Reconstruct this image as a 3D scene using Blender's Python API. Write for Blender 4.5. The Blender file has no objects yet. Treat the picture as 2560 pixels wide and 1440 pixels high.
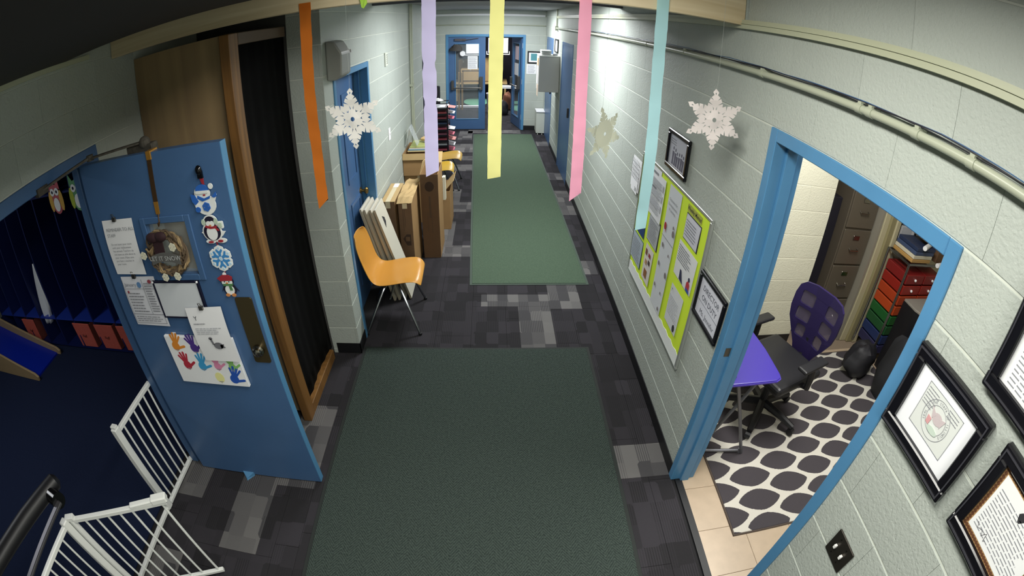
import bpy, bmesh, math, random
from mathutils import Matrix, Vector, Euler
from mathutils.geometry import delaunay_2d_cdt
random.seed(7)
PI = math.pi
scene = bpy.context.scene
COL = scene.collection

# ------------------------------------------------------------------ camera (wide security-camera lens)
CAM_H = 2.3568
PITCH, YAW, ROLL = 0.55404, 0.05079, 0.02697
cam = bpy.data.cameras.new('camera'); cam_o = bpy.data.objects.new('camera', cam); COL.objects.link(cam_o)
_f0 = Vector((math.sin(YAW), math.cos(YAW), 0)); _r0 = Vector((math.cos(YAW), -math.sin(YAW), 0)); _z = Vector((0, 0, 1))
_f = _f0*math.cos(PITCH) - _z*math.sin(PITCH); _u = _f0*math.sin(PITCH) + _z*math.cos(PITCH)
_r = _r0*math.cos(ROLL) + _u*math.sin(ROLL); _u = -_r0*math.sin(ROLL) + _u*math.cos(ROLL)
cam_o.matrix_world = Matrix(((_r.x, _u.x, -_f.x, 0), (_r.y, _u.y, -_f.y, 0), (_r.z, _u.z, -_f.z, CAM_H), (0, 0, 0, 1)))
cam.type = 'PANO'; cam.sensor_width = 36.0; cam.clip_start = 0.02; cam.clip_end = 60
_pc = cam
_pc.panorama_type = 'FISHEYE_LENS_POLYNOMIAL'
_S = 36.0/2560*1000
_pc.fisheye_fov = math.radians(179)
_pc.fisheye_polynomial_k0 = 0.0
_pc.fisheye_polynomial_k1 = -0.8209597/_S
_pc.fisheye_polynomial_k2 = -0.0413477/_S**2
_pc.fisheye_polynomial_k3 = 0.0683300/_S**3
_pc.fisheye_polynomial_k4 = -0.0419810/_S**4
scene.camera = cam_o

# ------------------------------------------------------------------ world, lamps, exposure
w = bpy.data.worlds.new('world'); scene.world = w; w.use_nodes = True
w.node_tree.nodes['Background'].inputs[0].default_value = (0.55, 0.62, 0.75, 1)
w.node_tree.nodes['Background'].inputs[1].default_value = 0.03
vs = scene.view_settings
vs.view_transform = 'Standard'; vs.look = 'None'; vs.gamma = 1.0; vs.use_curve_mapping = False
vs.exposure = 0.42
scene.cycles.use_denoising = True
scene.cycles.max_bounces = 8; scene.cycles.diffuse_bounces = 4; scene.cycles.glossy_bounces = 3
scene.cycles.transparent_max_bounces = 8; scene.cycles.transmission_bounces = 4
scene.cycles.caustics_reflective = False; scene.cycles.caustics_refractive = False
def lamp(name, loc, sx, sy, watts, color=(1, 1, 1), spread=180):
    l = bpy.data.lights.new(name, 'AREA'); l.shape = 'RECTANGLE'; l.size = sx; l.size_y = sy
    l.energy = watts; l.color = color; l.spread = math.radians(spread)
    o = bpy.data.objects.new(name, l); o.location = loc; COL.objects.link(o); return o
lamp('ceiling_lamp_entry', (0.08, 0.80, 2.715), 0.36, 1.2, 34, (1.0, 0.98, 0.90))
lamp('ceiling_lamp_entry_rear', (0.10, -1.1, 2.715), 0.60, 1.2, 34, (1.0, 0.98, 0.92))
lamp('ceiling_lamp_hall', (0.28, 4.52, 2.585), 0.9, 0.36, 56, (0.97, 0.99, 1.0))
lamp('ceiling_lamp_hall_far', (0.25, 8.7, 2.585), 0.50, 1.15, 66, (0.97, 0.99, 1.0))
lamp('ceiling_lamp_office', (2.0, 1.75, 2.52), 0.55, 1.1, 42, (1.0, 0.98, 0.93))
lamp('ceiling_lamp_back_room', (0.0, 12.6, 2.50), 1.1, 1.1, 80, (0.97, 0.98, 1.0))
lamp('ceiling_lamp_classroom', (-4.3, 0.6, 2.70), 0.6, 1.2, 17, (0.95, 0.97, 1.0))

# ------------------------------------------------------------------ materials
def srgb(h):
    h = h.lstrip('#'); c = [int(h[i:i+2], 16)/255 for i in (0, 2, 4)]
    return tuple(x/12.92 if x <= 0.04045 else ((x+0.055)/1.055)**2.4 for x in c) + (1,)
MATS = {}
def mat(name, col, rough=0.6, metal=0.0, noise=0.0, nscale=20.0, bump=0.0, bscale=120.0, spec=0.5, stretch=None, alpha=None, trans=0.0, emit=None, estr=0.0):
    if name in MATS: return MATS[name]
    m = bpy.data.materials.new(name); m.use_nodes = True; nt = m.node_tree; N = nt.nodes; L = nt.links
    b = N['Principled BSDF']; c = srgb(col) if isinstance(col, str) else col
    b.inputs['Base Color'].default_value = c; b.inputs['Roughness'].default_value = rough; b.inputs['Metallic'].default_value = metal
    b.inputs['Specular IOR Level'].default_value = spec
    if trans: b.inputs['Transmission Weight'].default_value = trans; b.inputs['IOR'].default_value = 1.1
    if alpha is not None: b.inputs['Alpha'].default_value = alpha
    if emit: b.inputs['Emission Color'].default_value = srgb(emit); b.inputs['Emission Strength'].default_value = estr
    if noise or bump:
        tc = N.new('ShaderNodeNewGeometry'); src = tc.outputs['Position']
        if stretch:
            mp = N.new('ShaderNodeMapping'); mp.inputs['Scale'].default_value = stretch; L.new(src, mp.inputs['Vector']); src = mp.outputs[0]
        if noise:
            n = N.new('ShaderNodeTexNoise'); n.inputs['Scale'].default_value = nscale; n.inputs['Detail'].default_value = 4; L.new(src, n.inputs['Vector'])
            r = N.new('ShaderNodeMapRange'); r.inputs[1].default_value = .25; r.inputs[2].default_value = .75; r.inputs[3].default_value = 1-noise; r.inputs[4].default_value = 1+noise; L.new(n.outputs[0], r.inputs[0])
            mx = N.new('ShaderNodeMix'); mx.data_type = 'RGBA'; mx.blend_type = 'MULTIPLY'; mx.inputs[0].default_value = 1; mx.inputs[6].default_value = c
            L.new(r.outputs[0], mx.inputs[7]); L.new(mx.outputs[2], b.inputs['Base Color'])
        if bump:
            n2 = N.new('ShaderNodeTexNoise'); n2.inputs['Scale'].default_value = bscale; n2.inputs['Detail'].default_value = 3; L.new(src, n2.inputs['Vector'])
            bp = N.new('ShaderNodeBump'); bp.inputs['Strength'].default_value = bump; bp.inputs['Distance'].default_value = 0.01
            L.new(n2.outputs[0], bp.inputs['Height']); L.new(bp.outputs[0], b.inputs['Normal'])
    MATS[name] = m; return m
def paper_mat(name, col, rough=.8, tr=.45):
    if name in MATS: return MATS[name]
    m = mat(name, col, rough, spec=.1); nt = m.node_tree; N = nt.nodes; L = nt.links
    t = N.new('ShaderNodeBsdfTranslucent'); t.inputs[0].default_value = srgb(col); mx = N.new('ShaderNodeMixShader'); mx.inputs[0].default_value = tr
    L.new(N['Principled BSDF'].outputs[0], mx.inputs[1]); L.new(t.outputs[0], mx.inputs[2]); L.new(mx.outputs[0], N['Material Output'].inputs[0])
    return m
def wood(name, c1, c2, scale, axis, rough=0.5, bump=0.05):
    if name in MATS: return MATS[name]
    m = mat(name, c1, rough); nt = m.node_tree; N = nt.nodes; L = nt.links; b = N['Principled BSDF']
    g = N.new('ShaderNodeNewGeometry'); mp = N.new('ShaderNodeMapping'); s = [scale]*3; s['xyz'.index(axis)] = scale*0.04; mp.inputs['Scale'].default_value = s
    n = N.new('ShaderNodeTexNoise'); n.inputs['Scale'].default_value = 1; n.inputs['Detail'].default_value = 6; n.inputs['Distortion'].default_value = .6
    cr = N.new('ShaderNodeValToRGB'); cr.color_ramp.elements[0].position = .35; cr.color_ramp.elements[1].position = .68
    cr.color_ramp.elements[0].color = srgb(c1); cr.color_ramp.elements[1].color = srgb(c2)
    L.new(g.outputs['Position'], mp.inputs[0]); L.new(mp.outputs[0], n.inputs['Vector']); L.new(n.outputs[0], cr.inputs[0]); L.new(cr.outputs[0], b.inputs['Base Color'])
    return m
def cmu(name, col):
    m = mat(name, col, 0.55, spec=0.35); nt = m.node_tree; N = nt.nodes; L = nt.links; b = N['Principled BSDF']
    g = N.new('ShaderNodeNewGeometry')
    n = N.new('ShaderNodeTexNoise'); n.inputs['Scale'].default_value = 2.2; n.inputs['Detail'].default_value = 5; L.new(g.outputs['Position'], n.inputs['Vector'])
    oi = N.new('ShaderNodeObjectInfo')
    ad = N.new('ShaderNodeMath'); ad.operation = 'MULTIPLY_ADD'; ad.inputs[1].default_value = .5; L.new(oi.outputs['Random'], ad.inputs[0]); L.new(n.outputs[0], ad.inputs[2])
    r = N.new('ShaderNodeMapRange'); r.inputs[1].default_value = .3; r.inputs[2].default_value = 1.2; r.inputs[3].default_value = .93; r.inputs[4].default_value = 1.05; L.new(ad.outputs[0], r.inputs[0])
    mx = N.new('ShaderNodeMix'); mx.data_type = 'RGBA'; mx.blend_type = 'MULTIPLY'; mx.inputs[0].default_value = 1; mx.inputs[6].default_value = srgb(col)
    L.new(r.outputs[0], mx.inputs[7]); L.new(mx.outputs[2], b.inputs['Base Color'])
    n2 = N.new('ShaderNodeTexNoise'); n2.inputs['Scale'].default_value = 95; n2.inputs['Detail'].default_value = 4; L.new(g.outputs['Position'], n2.inputs['Vector'])
    n3 = N.new('ShaderNodeTexVoronoi'); n3.inputs['Scale'].default_value = 55; L.new(g.outputs['Position'], n3.inputs['Vector'])
    r3 = N.new('ShaderNodeMapRange'); r3.inputs[1].default_value = .0; r3.inputs[2].default_value = .22; r3.inputs[3].default_value = 0; r3.inputs[4].default_value = 1; L.new(n3.outputs[0], r3.inputs[0])
    a2 = N.new('ShaderNodeMath'); a2.operation = 'MULTIPLY_ADD'; a2.inputs[1].default_value = .3; L.new(r3.outputs[0], a2.inputs[0]); L.new(n2.outputs[0], a2.inputs[2])
    bp = N.new('ShaderNodeBump'); bp.inputs['Strength'].default_value = .5; bp.inputs['Distance'].default_value = .006; L.new(a2.outputs[0], bp.inputs['Height']); L.new(bp.outputs[0], b.inputs['Normal'])
    return m
def carpet(name, c1, c2, light=False):
    """woven carpet plank: patchwork of little rectangles, some with fine stripes"""
    m = mat(name, c1, 0.95, spec=0.1); nt = m.node_tree; N = nt.nodes; L = nt.links; b = N['Principled BSDF']
    g = N.new('ShaderNodeNewGeometry')
    mp = N.new('ShaderNodeMapping'); mp.inputs['Scale'].default_value = (9, 5.5, 1); L.new(g.outputs['Position'], mp.inputs[0])
    v = N.new('ShaderNodeTexVoronoi'); v.distance = 'CHEBYCHEV'; v.inputs['Scale'].default_value = 1.2; v.inputs['Randomness'].default_value = .25; L.new(mp.outputs[0], v.inputs['Vector'])
    sp = N.new('ShaderNodeSeparateColor'); L.new(v.outputs['Color'], sp.inputs[0])
    wv = N.new('ShaderNodeTexWave'); wv.bands_direction = 'X'; wv.inputs['Scale'].default_value = 22; L.new(g.outputs['Position'], wv.inputs['Vector'])
    gt = N.new('ShaderNodeMath'); gt.operation = 'GREATER_THAN'; gt.inputs[1].default_value = .55; L.new(sp.outputs[1], gt.inputs[0])
    m1 = N.new('ShaderNodeMath'); m1.operation = 'MULTIPLY'; L.new(gt.outputs[0], m1.inputs[0]); L.new(wv.outputs[0], m1.inputs[1])
    m2 = N.new('ShaderNodeMath'); m2.operation = 'MULTIPLY_ADD'; m2.inputs[1].default_value = -.6; L.new(m1.outputs[0], m2.inputs[0]); L.new(sp.outputs[0], m2.inputs[2])
    cr = N.new('ShaderNodeValToRGB'); cr.color_ramp.elements[0].position = .0; cr.color_ramp.elements[1].position = .75
    cr.color_ramp.elements[0].color = srgb(c1); cr.color_ramp.elements[1].color = srgb(c2)
    L.new(m2.outputs[0], cr.inputs[0]); L.new(cr.outputs[0], b.inputs['Base Color'])
    n2 = N.new('ShaderNodeTexNoise'); n2.inputs['Scale'].default_value = 400; L.new(g.outputs['Position'], n2.inputs['Vector'])
    bp = N.new('ShaderNodeBump'); bp.inputs['Strength'].default_value = .5; bp.inputs['Distance'].default_value = .003; L.new(n2.outputs[0], bp.inputs['Height']); L.new(bp.outputs[0], b.inputs['Normal'])
    return m

# ------------------------------------------------------------------ geometry helpers
class G:
    def __init__(s): s.v = []; s.f = []
    def add(s, v, f):
        k = len(s.v); s.v += [Vector(p) for p in v]; s.f += [tuple(i+k for i in q) for q in f]; return s
    def box(s, x0, x1, y0, y1, z0, z1):
        return s.add([(x0,y0,z0),(x1,y0,z0),(x1,y1,z0),(x0,y1,z0),(x0,y0,z1),(x1,y0,z1),(x1,y1,z1),(x0,y1,z1)],
                     [(3,2,1,0),(4,5,6,7),(0,1,5,4),(1,2,6,5),(2,3,7,6),(3,0,4,7)])
    def obox(s, c, size, R=None):
        g = G().box(-size[0]/2, size[0]/2, -size[1]/2, size[1]/2, -size[2]/2, size[2]/2)
        M = Matrix.Translation(Vector(c)) @ (R.to_matrix().to_4x4() if isinstance(R, Euler) else (R or Matrix.Identity(4)))
        return s.add([M @ p for p in g.v], g.f)
    def beam(s, p0, p1, wd, hg, up=(0,0,1)):
        p0, p1 = Vector(p0), Vector(p1); d = (p1-p0).normalized(); u = Vector(up); sd = d.cross(u).normalized(); u = sd.cross(d)
        vs_ = []
        for p in (p0, p1):
            for a, b in ((-1,-1),(1,-1),(1,1),(-1,1)): vs_.append(p + sd*a*wd/2 + u*b*hg/2)
        return s.add(vs_, [(3,2,1,0),(4,5,6,7),(0,1,5,4),(1,2,6,5),(2,3,7,6),(3,0,4,7)])
    def tube(s, pts, r, n=8, close=False):
        pts = [Vector(p) for p in pts]; rs = r if isinstance(r, (list, tuple)) else [r]*len(pts)
        k = len(s.v); prev = None
        for i, p in enumerate(pts):
            if close: d = pts[(i+1) % len(pts)] - pts[i-1]
            else: d = pts[min(i+1, len(pts)-1)] - pts[max(i-1, 0)]
            d = d.normalized() if d.length > 1e-9 else Vector((0,0,1))
            if prev is None: a = d.orthogonal().normalized()
            else:
                a = prev - d*prev.dot(d); a = a.normalized() if a.length > 1e-6 else d.orthogonal().normalized()
            prev = a; b = d.cross(a)
            for j in range(n): t = 2*PI*j/n; s.v.append(p + (a*math.cos(t) + b*math.sin(t))*rs[i])
        m = len(pts)
        for i in range(m if close else m-1):
            for j in range(n):
                i2 = (i+1) % m; s.f.append((k+i*n+j, k+i*n+(j+1) % n, k+i2*n+(j+1) % n, k+i2*n+j))
        if not close: s.f.append(tuple(k+j for j in range(n))[::-1]); s.f.append(tuple(k+(m-1)*n+j for j in range(n)))
        return s
    def cyl(s, p0, p1, r, n=12, r2=None): return s.tube([p0, p1], [r, r if r2 is None else r2], n)
    def lathe(s, prof, c=(0,0,0), n=16, R=None):
        k = len(s.v); M = Matrix.Translation(Vector(c)) @ (R or Matrix.Identity(4))
        for r, z in prof:
            for j in range(n): t = 2*PI*j/n; s.v.append(M @ Vector((r*math.cos(t), r*math.sin(t), z)))
        for i in range(len(prof)-1):
            for j in range(n): s.f.append((k+i*n+j, k+i*n+(j+1) % n, k+(i+1)*n+(j+1) % n, k+(i+1)*n+j))
        s.f.append(tuple(k+j for j in range(n))[::-1]); s.f.append(tuple(k+(len(prof)-1)*n+j for j in range(n)))
        return s
    def sphere(s, c, r, n=10, m=6, sc=(1,1,1)):
        k = len(s.v); c = Vector(c)
        for i in range(m+1):
            a = PI*i/m
            for j in range(n): t = 2*PI*j/n; s.v.append(c + Vector((r*sc[0]*math.sin(a)*math.cos(t), r*sc[1]*math.sin(a)*math.sin(t), r*sc[2]*math.cos(a))))
        for i in range(m):
            for j in range(n): s.f.append((k+(i+1)*n+j, k+(i+1)*n+(j+1) % n, k+i*n+(j+1) % n, k+i*n+j))
        return s
    def xf(s, M): s.v = [M @ p for p in s.v]; return s

class Fr:
    """a flat frame on a surface: u to the right, v up, w out towards the viewer"""
    def __init__(s, o, right, up, nrm): s.o, s.r, s.u, s.n = Vector(o), Vector(right), Vector(up), Vector(nrm)
    def P(s, u, v, w=0): return s.o + s.r*u + s.u*v + s.n*w
    def box(s, g, u0, u1, v0, v1, w0, w1):
        c = [s.P(u, v, w) for w in (w0, w1) for (u, v) in ((u0,v0),(u1,v0),(u1,v1),(u0,v1))]
        return g.add(c, [(3,2,1,0),(4,5,6,7),(0,1,5,4),(1,2,6,5),(2,3,7,6),(3,0,4,7)])
    def poly(s, g, pts, w0, w1):
        n = len(pts); c = [s.P(u, v, w0) for u, v in pts] + [s.P(u, v, w1) for u, v in pts]
        return g.add(c, [tuple(range(n))[::-1], tuple(range(n, 2*n))] + [(i, (i+1) % n, (i+1) % n+n, i+n) for i in range(n)])
    def sub(s, u, v, w=0, ang=0):
        r = s.r*math.cos(ang) + s.u*math.sin(ang); up = -s.r*math.sin(ang) + s.u*math.cos(ang)
        return Fr(s.P(u, v, w), r, up, s.n)
def ell(cx, cy, rx, ry, n=20, a0=0, a1=2*PI):
    full = abs(a1-a0-2*PI) < 1e-6
    return [(cx+rx*math.cos(a0+(a1-a0)*i/(n if full else n-1)), cy+ry*math.sin(a0+(a1-a0)*i/(n if full else n-1))) for i in range(n)]
def blob(c, r, sc=(1,1,1), seed=0, n=22, m=14, amp=.12, flat=0.0):
    g = G().sphere((0,0,0), 1, n, m); rr_ = random.Random(seed); ph = [rr_.uniform(0,6) for _ in range(9)]; c = Vector(c)
    out = []
    for p in g.v:
        k = 1 + amp*(math.sin(3.1*p.x+ph[0])*math.sin(2.7*p.y+ph[1]) + .6*math.sin(6.3*p.z+ph[2]+2*p.x) + .45*math.sin(8.5*p.y+ph[3]+3*p.z) + .3*math.sin(13*p.x+ph[4]-5*p.z))
        q = Vector((p.x*sc[0], p.y*sc[1], p.z*sc[2]))*r*k
        if q.z < -flat*r*sc[2]: q.z = -flat*r*sc[2]
        out.append(c+q)
    g.v = out; return g
def rrect(x0, y0, x1, y1, r, n=4):
    o = []
    for cx, cy, a in ((x1-r,y1-r,0),(x0+r,y1-r,PI/2),(x0+r,y0+r,PI),(x1-r,y0+r,1.5*PI)):
        o += [(cx+r*math.cos(a+PI/2*i/n), cy+r*math.sin(a+PI/2*i/n)) for i in range(n+1)]
    return o

XF = {}
def root_of(o):
    while o.parent: o = o.parent
    return o
def obj(name, g, m, parent=None, bevel=0, smooth=False, kind=None, label=None, local=False, seg=1, subsurf=0, solid=0):
    me = bpy.data.meshes.new(name)
    vsx = g.v
    if parent is not None and not local:
        inv = XF.get(root_of(parent).name, Matrix.Identity(4)).inverted(); vsx = [inv @ p for p in vsx]
    off = Vector((0,0,0))
    if parent is None and not local and vsx:
        xs = [p.x for p in vsx]; ys = [p.y for p in vsx]; zs = [p.z for p in vsx]
        off = Vector(((min(xs)+max(xs))/2, (min(ys)+max(ys))/2, min(zs))); vsx = [p-off for p in vsx]
    me.from_pydata([tuple(p) for p in vsx], [], g.f)
    b = bmesh.new(); b.from_mesh(me)
    bmesh.ops.recalc_face_normals(b, faces=b.faces)
    if bevel:
        es = [e for e in b.edges if len(e.link_faces) == 2 and e.calc_face_angle(0) > 0.5]
        bmesh.ops.bevel(b, geom=es, offset=bevel, segments=seg, affect='EDGES', profile=0.5, clamp_overlap=True)
    if smooth:
        for f in b.faces: f.smooth = True
    b.to_mesh(me); b.free()
    if smooth and subsurf == 0:
        try: me.set_sharp_from_angle(angle=math.radians(40))
        except Exception: pass
    me.materials.append(m)
    o = bpy.data.objects.new(name, me); COL.objects.link(o); o.location = off
    if parent is not None: o.parent = parent
    else: XF[o.name] = Matrix.Translation(off)
    if solid: md = o.modifiers.new('solid', 'SOLIDIFY'); md.thickness = solid; md.offset = 0
    if subsurf: md = o.modifiers.new('sub', 'SUBSURF'); md.levels = subsurf; md.render_levels = subsurf
    if kind: o['kind'] = kind
    if label: o['label'] = label
    return o
def tag(o, label, cat, group=None, kind=None):
    o['label'] = label; o['category'] = cat
    if group: o['group'] = group
    if kind: o['kind'] = kind
    return o
def thing(name, label, cat, loc=(0,0,0), rotz=0, group=None):
    o = bpy.data.objects.new(name, None); o.empty_display_size = 0.05; COL.objects.link(o)
    o.location = loc; o.rotation_euler = (0, 0, rotz); XF[o.name] = Matrix.Translation(Vector(loc)) @ Matrix.Rotation(rotz, 4, 'Z')
    return tag(o, label, cat, group)
def struct(name, label=None, g=None, m=None, loc=(0,0,0), cat=None):
    if g is None:
        o = bpy.data.objects.new(name, None); o.empty_display_size = 0.05; o.location = loc; COL.objects.link(o); XF[o.name] = Matrix.Translation(Vector(loc))
    else: o = obj(name, g, m)
    o['kind'] = 'structure'
    if label: o['label'] = label
    if cat: o['category'] = cat
    return o
def dup(root, loc, rotz, label=None, group=None):
    r = root.copy(); COL.objects.link(r); r.location = loc; r.rotation_euler = (0,0,rotz); XF[r.name] = Matrix.Translation(Vector(loc)) @ Matrix.Rotation(rotz, 4, 'Z')
    if label: r['label'] = label
    if group: r['group'] = group
    for ch in list(root.children):
        c = ch.copy(); COL.objects.link(c); c.parent = r
        for gch in list(ch.children):
            d = gch.copy(); COL.objects.link(d); d.parent = c
    return r
_tc = {}
def text_geo(fr, s, size, u, v, w=0.001, align='CENTER', bold=0.0):
    key = (s, align, bold)
    if key not in _tc:
        cu = bpy.data.curves.new('t', 'FONT'); cu.body = s; cu.align_x = align; cu.size = 1; cu.resolution_u = 2; cu.offset = bold
        o = bpy.data.objects.new('t', cu); COL.objects.link(o)
        dg = bpy.context.evaluated_depsgraph_get(); me = bpy.data.meshes.new_from_object(o.evaluated_get(dg))
        _tc[key] = ([(p.co.x, p.co.y) for p in me.vertices], [tuple(q.vertices) for q in me.polygons])
        bpy.data.objects.remove(o); bpy.data.curves.remove(cu); bpy.data.meshes.remove(me)
    vv, ff = _tc[key]; g = G()
    return g.add([fr.P(u+x*size, v+y*size, w) for x, y in vv], ff)
def print_lines(fr, u0, u1, v1, pitch, n, hgt, w=0.001, rnd=None, ragged=.25, words=True):
    """rows of word-like dashes: print too small to read"""
    rnd = rnd or random.Random(int(abs(fr.o.y*1000)+abs(fr.o.z*777)+n)); g = G()
    for i in range(n):
        v = v1 - i*pitch; e = u1 - (u1-u0)*rnd.random()*ragged; u = u0
        while u < e - 1e-4:
            l = min(e-u, (u1-u0)*rnd.uniform(.07, .2)) if words else e-u
            fr.box(g, u, u+l, v-hgt, v, w-.0004, w); u += l + (u1-u0)*.025
    return g
def _inside(p, poly):
    x, y = p; r = False; n = len(poly)
    for i in range(n):
        x0, y0 = poly[i]; x1, y1 = poly[(i+1) % n]
        if (y0 > y) != (y1 > y) and x < (x1-x0)*(y-y0)/(y1-y0)+x0: r = not r
    return r
def flat_holes(outline, holes):
    """triangulated flat outline with holes -> (verts2d, faces)"""
    vv = []; ee = []
    for loop in [outline] + holes:
        k = len(vv); vv += [Vector(p) for p in loop]; ee += [(k+i, k+(i+1) % len(loop)) for i in range(len(loop))]
    r = delaunay_2d_cdt(vv, ee, [], 0, 1e-6)
    ov = [(p.x, p.y) for p in r[0]]; ff = []
    for q in r[2]:
        c = (sum(ov[i][0] for i in q)/len(q), sum(ov[i][1] for i in q)/len(q))
        if _inside(c, outline) and not any(_inside(c, h) for h in holes): ff.append(tuple(q))
    return ov, ff
def sheet_holes(fr, outline, holes, th):
    vv, ff = flat_holes(outline, holes); g = G(); n = len(vv)
    g.add([fr.P(x, y, th/2) for x, y in vv] + [fr.P(x, y, -th/2) for x, y in vv], list(ff) + [tuple(i+n for i in q)[::-1] for q in ff])
    for loop in [outline] + holes:
        m = len(loop); g.add([fr.P(x, y, th/2) for x, y in loop] + [fr.P(x, y, -th/2) for x, y in loop], [(i, (i+1) % m, (i+1) % m+m, i+m) for i in range(m)])
    return g
def paper(fr, u0, v0, u1, v1, w=0.002, curl=0.006, n=8, amp=0.0):
    """a sheet held at the top that bows slightly off its backing"""
    g = G(); vs_ = []
    for i in range(n+1):
        t = i/n
        for j in range(3):
            s = j/2; ww = w + curl*math.sin(PI*t)*0.6 + curl*(t**3)*(.5+.5*s) + amp*math.sin(6*t)
            vs_.append(fr.P(u0+(u1-u0)*s, v1+(v0-v1)*t, ww))
    fs = [(i*3+j, i*3+j+1, (i+1)*3+j+1, (i+1)*3+j) for i in range(n) for j in range(2)]
    k = len(vs_); vs_ += [p - fr.n*0.0006 for p in vs_]
    return g.add(vs_, fs + [tuple(a+k for a in q)[::-1] for q in fs])
# ================================================================== the place
XR, XL, YP, YF = 1.079, -1.016, 2.849, 10.24
XD = -1.90                      # wall with the classroom doorway
C8, Z0 = 0.2032, 0.036          # block course height, first bed joint
WT = 0.145
M_sage = cmu('painted_block_sage', '#adb4ad')
M_sagem = mat('mortar_sage_lit', '#c6cbc1', .6)  # joints lighter than the blocks: the light they catch put into the colour
M_cream = cmu('painted_block_cream', '#d6d4c0')
M_creamm = mat('painted_mortar_cream', '#dbd9c8', .6)
M_blue = mat('blue_gloss_paint', '#4f84ad', .32, noise=.05, nscale=6, bump=.03, bscale=60)
M_blued = mat('blue_door_paint', '#44648d', .34, noise=.06, nscale=4, bump=.03, bscale=50)
M_black = mat('black_rubber', '#101114', .5)
M_ceil = mat('ceiling_board', '#9c9ca0', .8, noise=.05)
M_cls0 = mat('closet_wall', '#4a4a48', .8)
M_dark = carpet('carpet_charcoal', '#2b2a2c', '#38363a')
M_lite = carpet('carpet_grey', '#454446', '#6c6a69')
M_white = mat('white_paper', '#e9eaec', .7)
M_ink = mat('black_ink', '#2a2a2e', .8)
M_grey = mat('grey_ink', '#8a8c92', .8)

# ---- floors
g = G().box(-2.09, XR+0.05, -2.6, YF, -.12, -.008)
floor = struct('floor', 'dark carpeted hallway floor', g, mat('floor_slab', '#1c1b1d', .95))
def rsub(a, b):
    x0, x1, y0, y1 = a; u0, u1, v0, v1 = b
    if u0 >= x1-1e-6 or u1 <= x0+1e-6 or v0 >= y1-1e-6 or v1 <= y0+1e-6: return [a]
    o = []
    if v0 > y0: o.append((x0, x1, y0, v0))
    if v1 < y1: o.append((x0, x1, v1, y1))
    yy0, yy1 = max(y0, v0), min(y1, v1)
    if u0 > x0: o.append((x0, u0, yy0, yy1))
    if u1 < x1: o.append((u1, x1, yy0, yy1))
    return o
LIGHT = [(-1.558,-1.307,1.047,1.95), (-1.307,-1.06,1.55,2.255), (.72,1.079,1.645,1.91), (-.089,.514,3.50,3.695), (.514,.80,3.46,4.02), (.231,.514,2.6,3.50),
         (-.58,-.18,4.42,4.68), (-.58,-.42,4.68,5.32), (-.60,-.15,5.62,5.95), (-.60,-.42,5.95,6.45), (.80,1.079,5.55,6.42), (.86,1.06,4.06,4.34),
         (-.66,-.30,7.3,7.65), (-.72,-.34,8.4,9.0), (-.68,-.40,9.35,10.1), (.72,1.079,6.9,7.25), (.85,1.079,8.9,9.25), (-.5,.6,9.9,10.2), (-2.0,-1.80,1.36,1.70), (-2.0,-1.78,.62,.95), (-.55,-.3,7.9,8.15)]
def lay_planks(region, cw, pl, seed):
    x0, x1, y0, y1 = region; r = random.Random(seed); out = []; x = x0; k = 0
    while x < x1-1e-4:
        xe = min(x+cw, x1); y = y0 - pl*((k*.37) % 1)
        while y < y1:
            a = (x, xe, max(y, y0), min(y+pl, y1)); y += pl
            if a[3]-a[2] > .01: out.append(a)
        x = xe; k += 1
    return out
planks = []
for reg in ((-2.06,-1.06,-.6,YP-.01), (-1.06,XR,-.6,YP-.01), (XL,XR,YP-.01,YF)):
    planks += lay_planks(reg, .285, .92, 3)
for l in LIGHT: planks = [q for a in planks for q in rsub(a, l)]
pm = {}
def plank(a, m):
    x0, x1, y0, y1 = a; wd, dp = round(x1-x0, 3), round(y1-y0, 3)
    if wd < .012 or dp < .012: return
    key = (wd, dp, m.name)
    if key not in pm:
        e = .0012; h = .006
        me = bpy.data.meshes.new('carpet_plank'); hx, hy = wd/2-.0006, dp/2-.0006
        me.from_pydata([(-hx,-hy,-h),(hx,-hy,-h),(hx,hy,-h),(-hx,hy,-h),(-hx,-hy,-e),(hx,-hy,-e),(hx,hy,-e),(-hx,hy,-e),(-hx+e,-hy+e,0),(hx-e,-hy+e,0),(hx-e,hy-e,0),(-hx+e,hy-e,0)], [],
                       [(0,1,5,4),(1,2,6,5),(2,3,7,6),(3,0,4,7),(4,5,9,8),(5,6,10,9),(6,7,11,10),(7,4,8,11),(8,9,10,11),(3,2,1,0)])
        me.materials.append(m); pm[key] = me
    o = bpy.data.objects.new('carpet_plank', pm[key]); COL.objects.link(o); o.parent = floor
    o.location = Vector(((x0+x1)/2, (y0+y1)/2, 0)) - floor.location
for a in planks: plank(a, M_dark)
for a in LIGHT: plank(a, M_lite)

# classroom floor, office floor, back room floor
struct('floor_classroom', 'navy blue classroom carpet', G().box(-6.6, -2.09, -2.6, 3.3, -.12, 0), mat('navy_carpet', '#1e2740', .95, noise=.12, nscale=60, bump=.4, bscale=500, spec=.1))
fo = struct('floor_office', 'beige vinyl tile office floor', G().box(XR+.05, 4.9, -.8, 3.3, -.12, -.004), mat('tile_grout', '#8a7a68', .8))
M_vct = mat('beige_vinyl_tile', '#b9a58d', .38, noise=.07, nscale=14)
tm = G().box(-.1515, .1515, -.1515, .1515, -.004, .001)
t_me = None
for i in range(10):
    for j in range(9):
        x, y = XR+.05+.153+i*.3048, .30+.152+j*.3048
        if y > 2.85 or (x > 2.6 and y < 1.2): continue
        if t_me is None:
            o = obj('vinyl_tile', tm, M_vct, fo, bevel=.0012, local=True); t_me = o.data
        else: o = bpy.data.objects.new('vinyl_tile', t_me); COL.objects.link(o); o.parent = fo
        o.location = Vector((x, y, 0)) - fo.location
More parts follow.
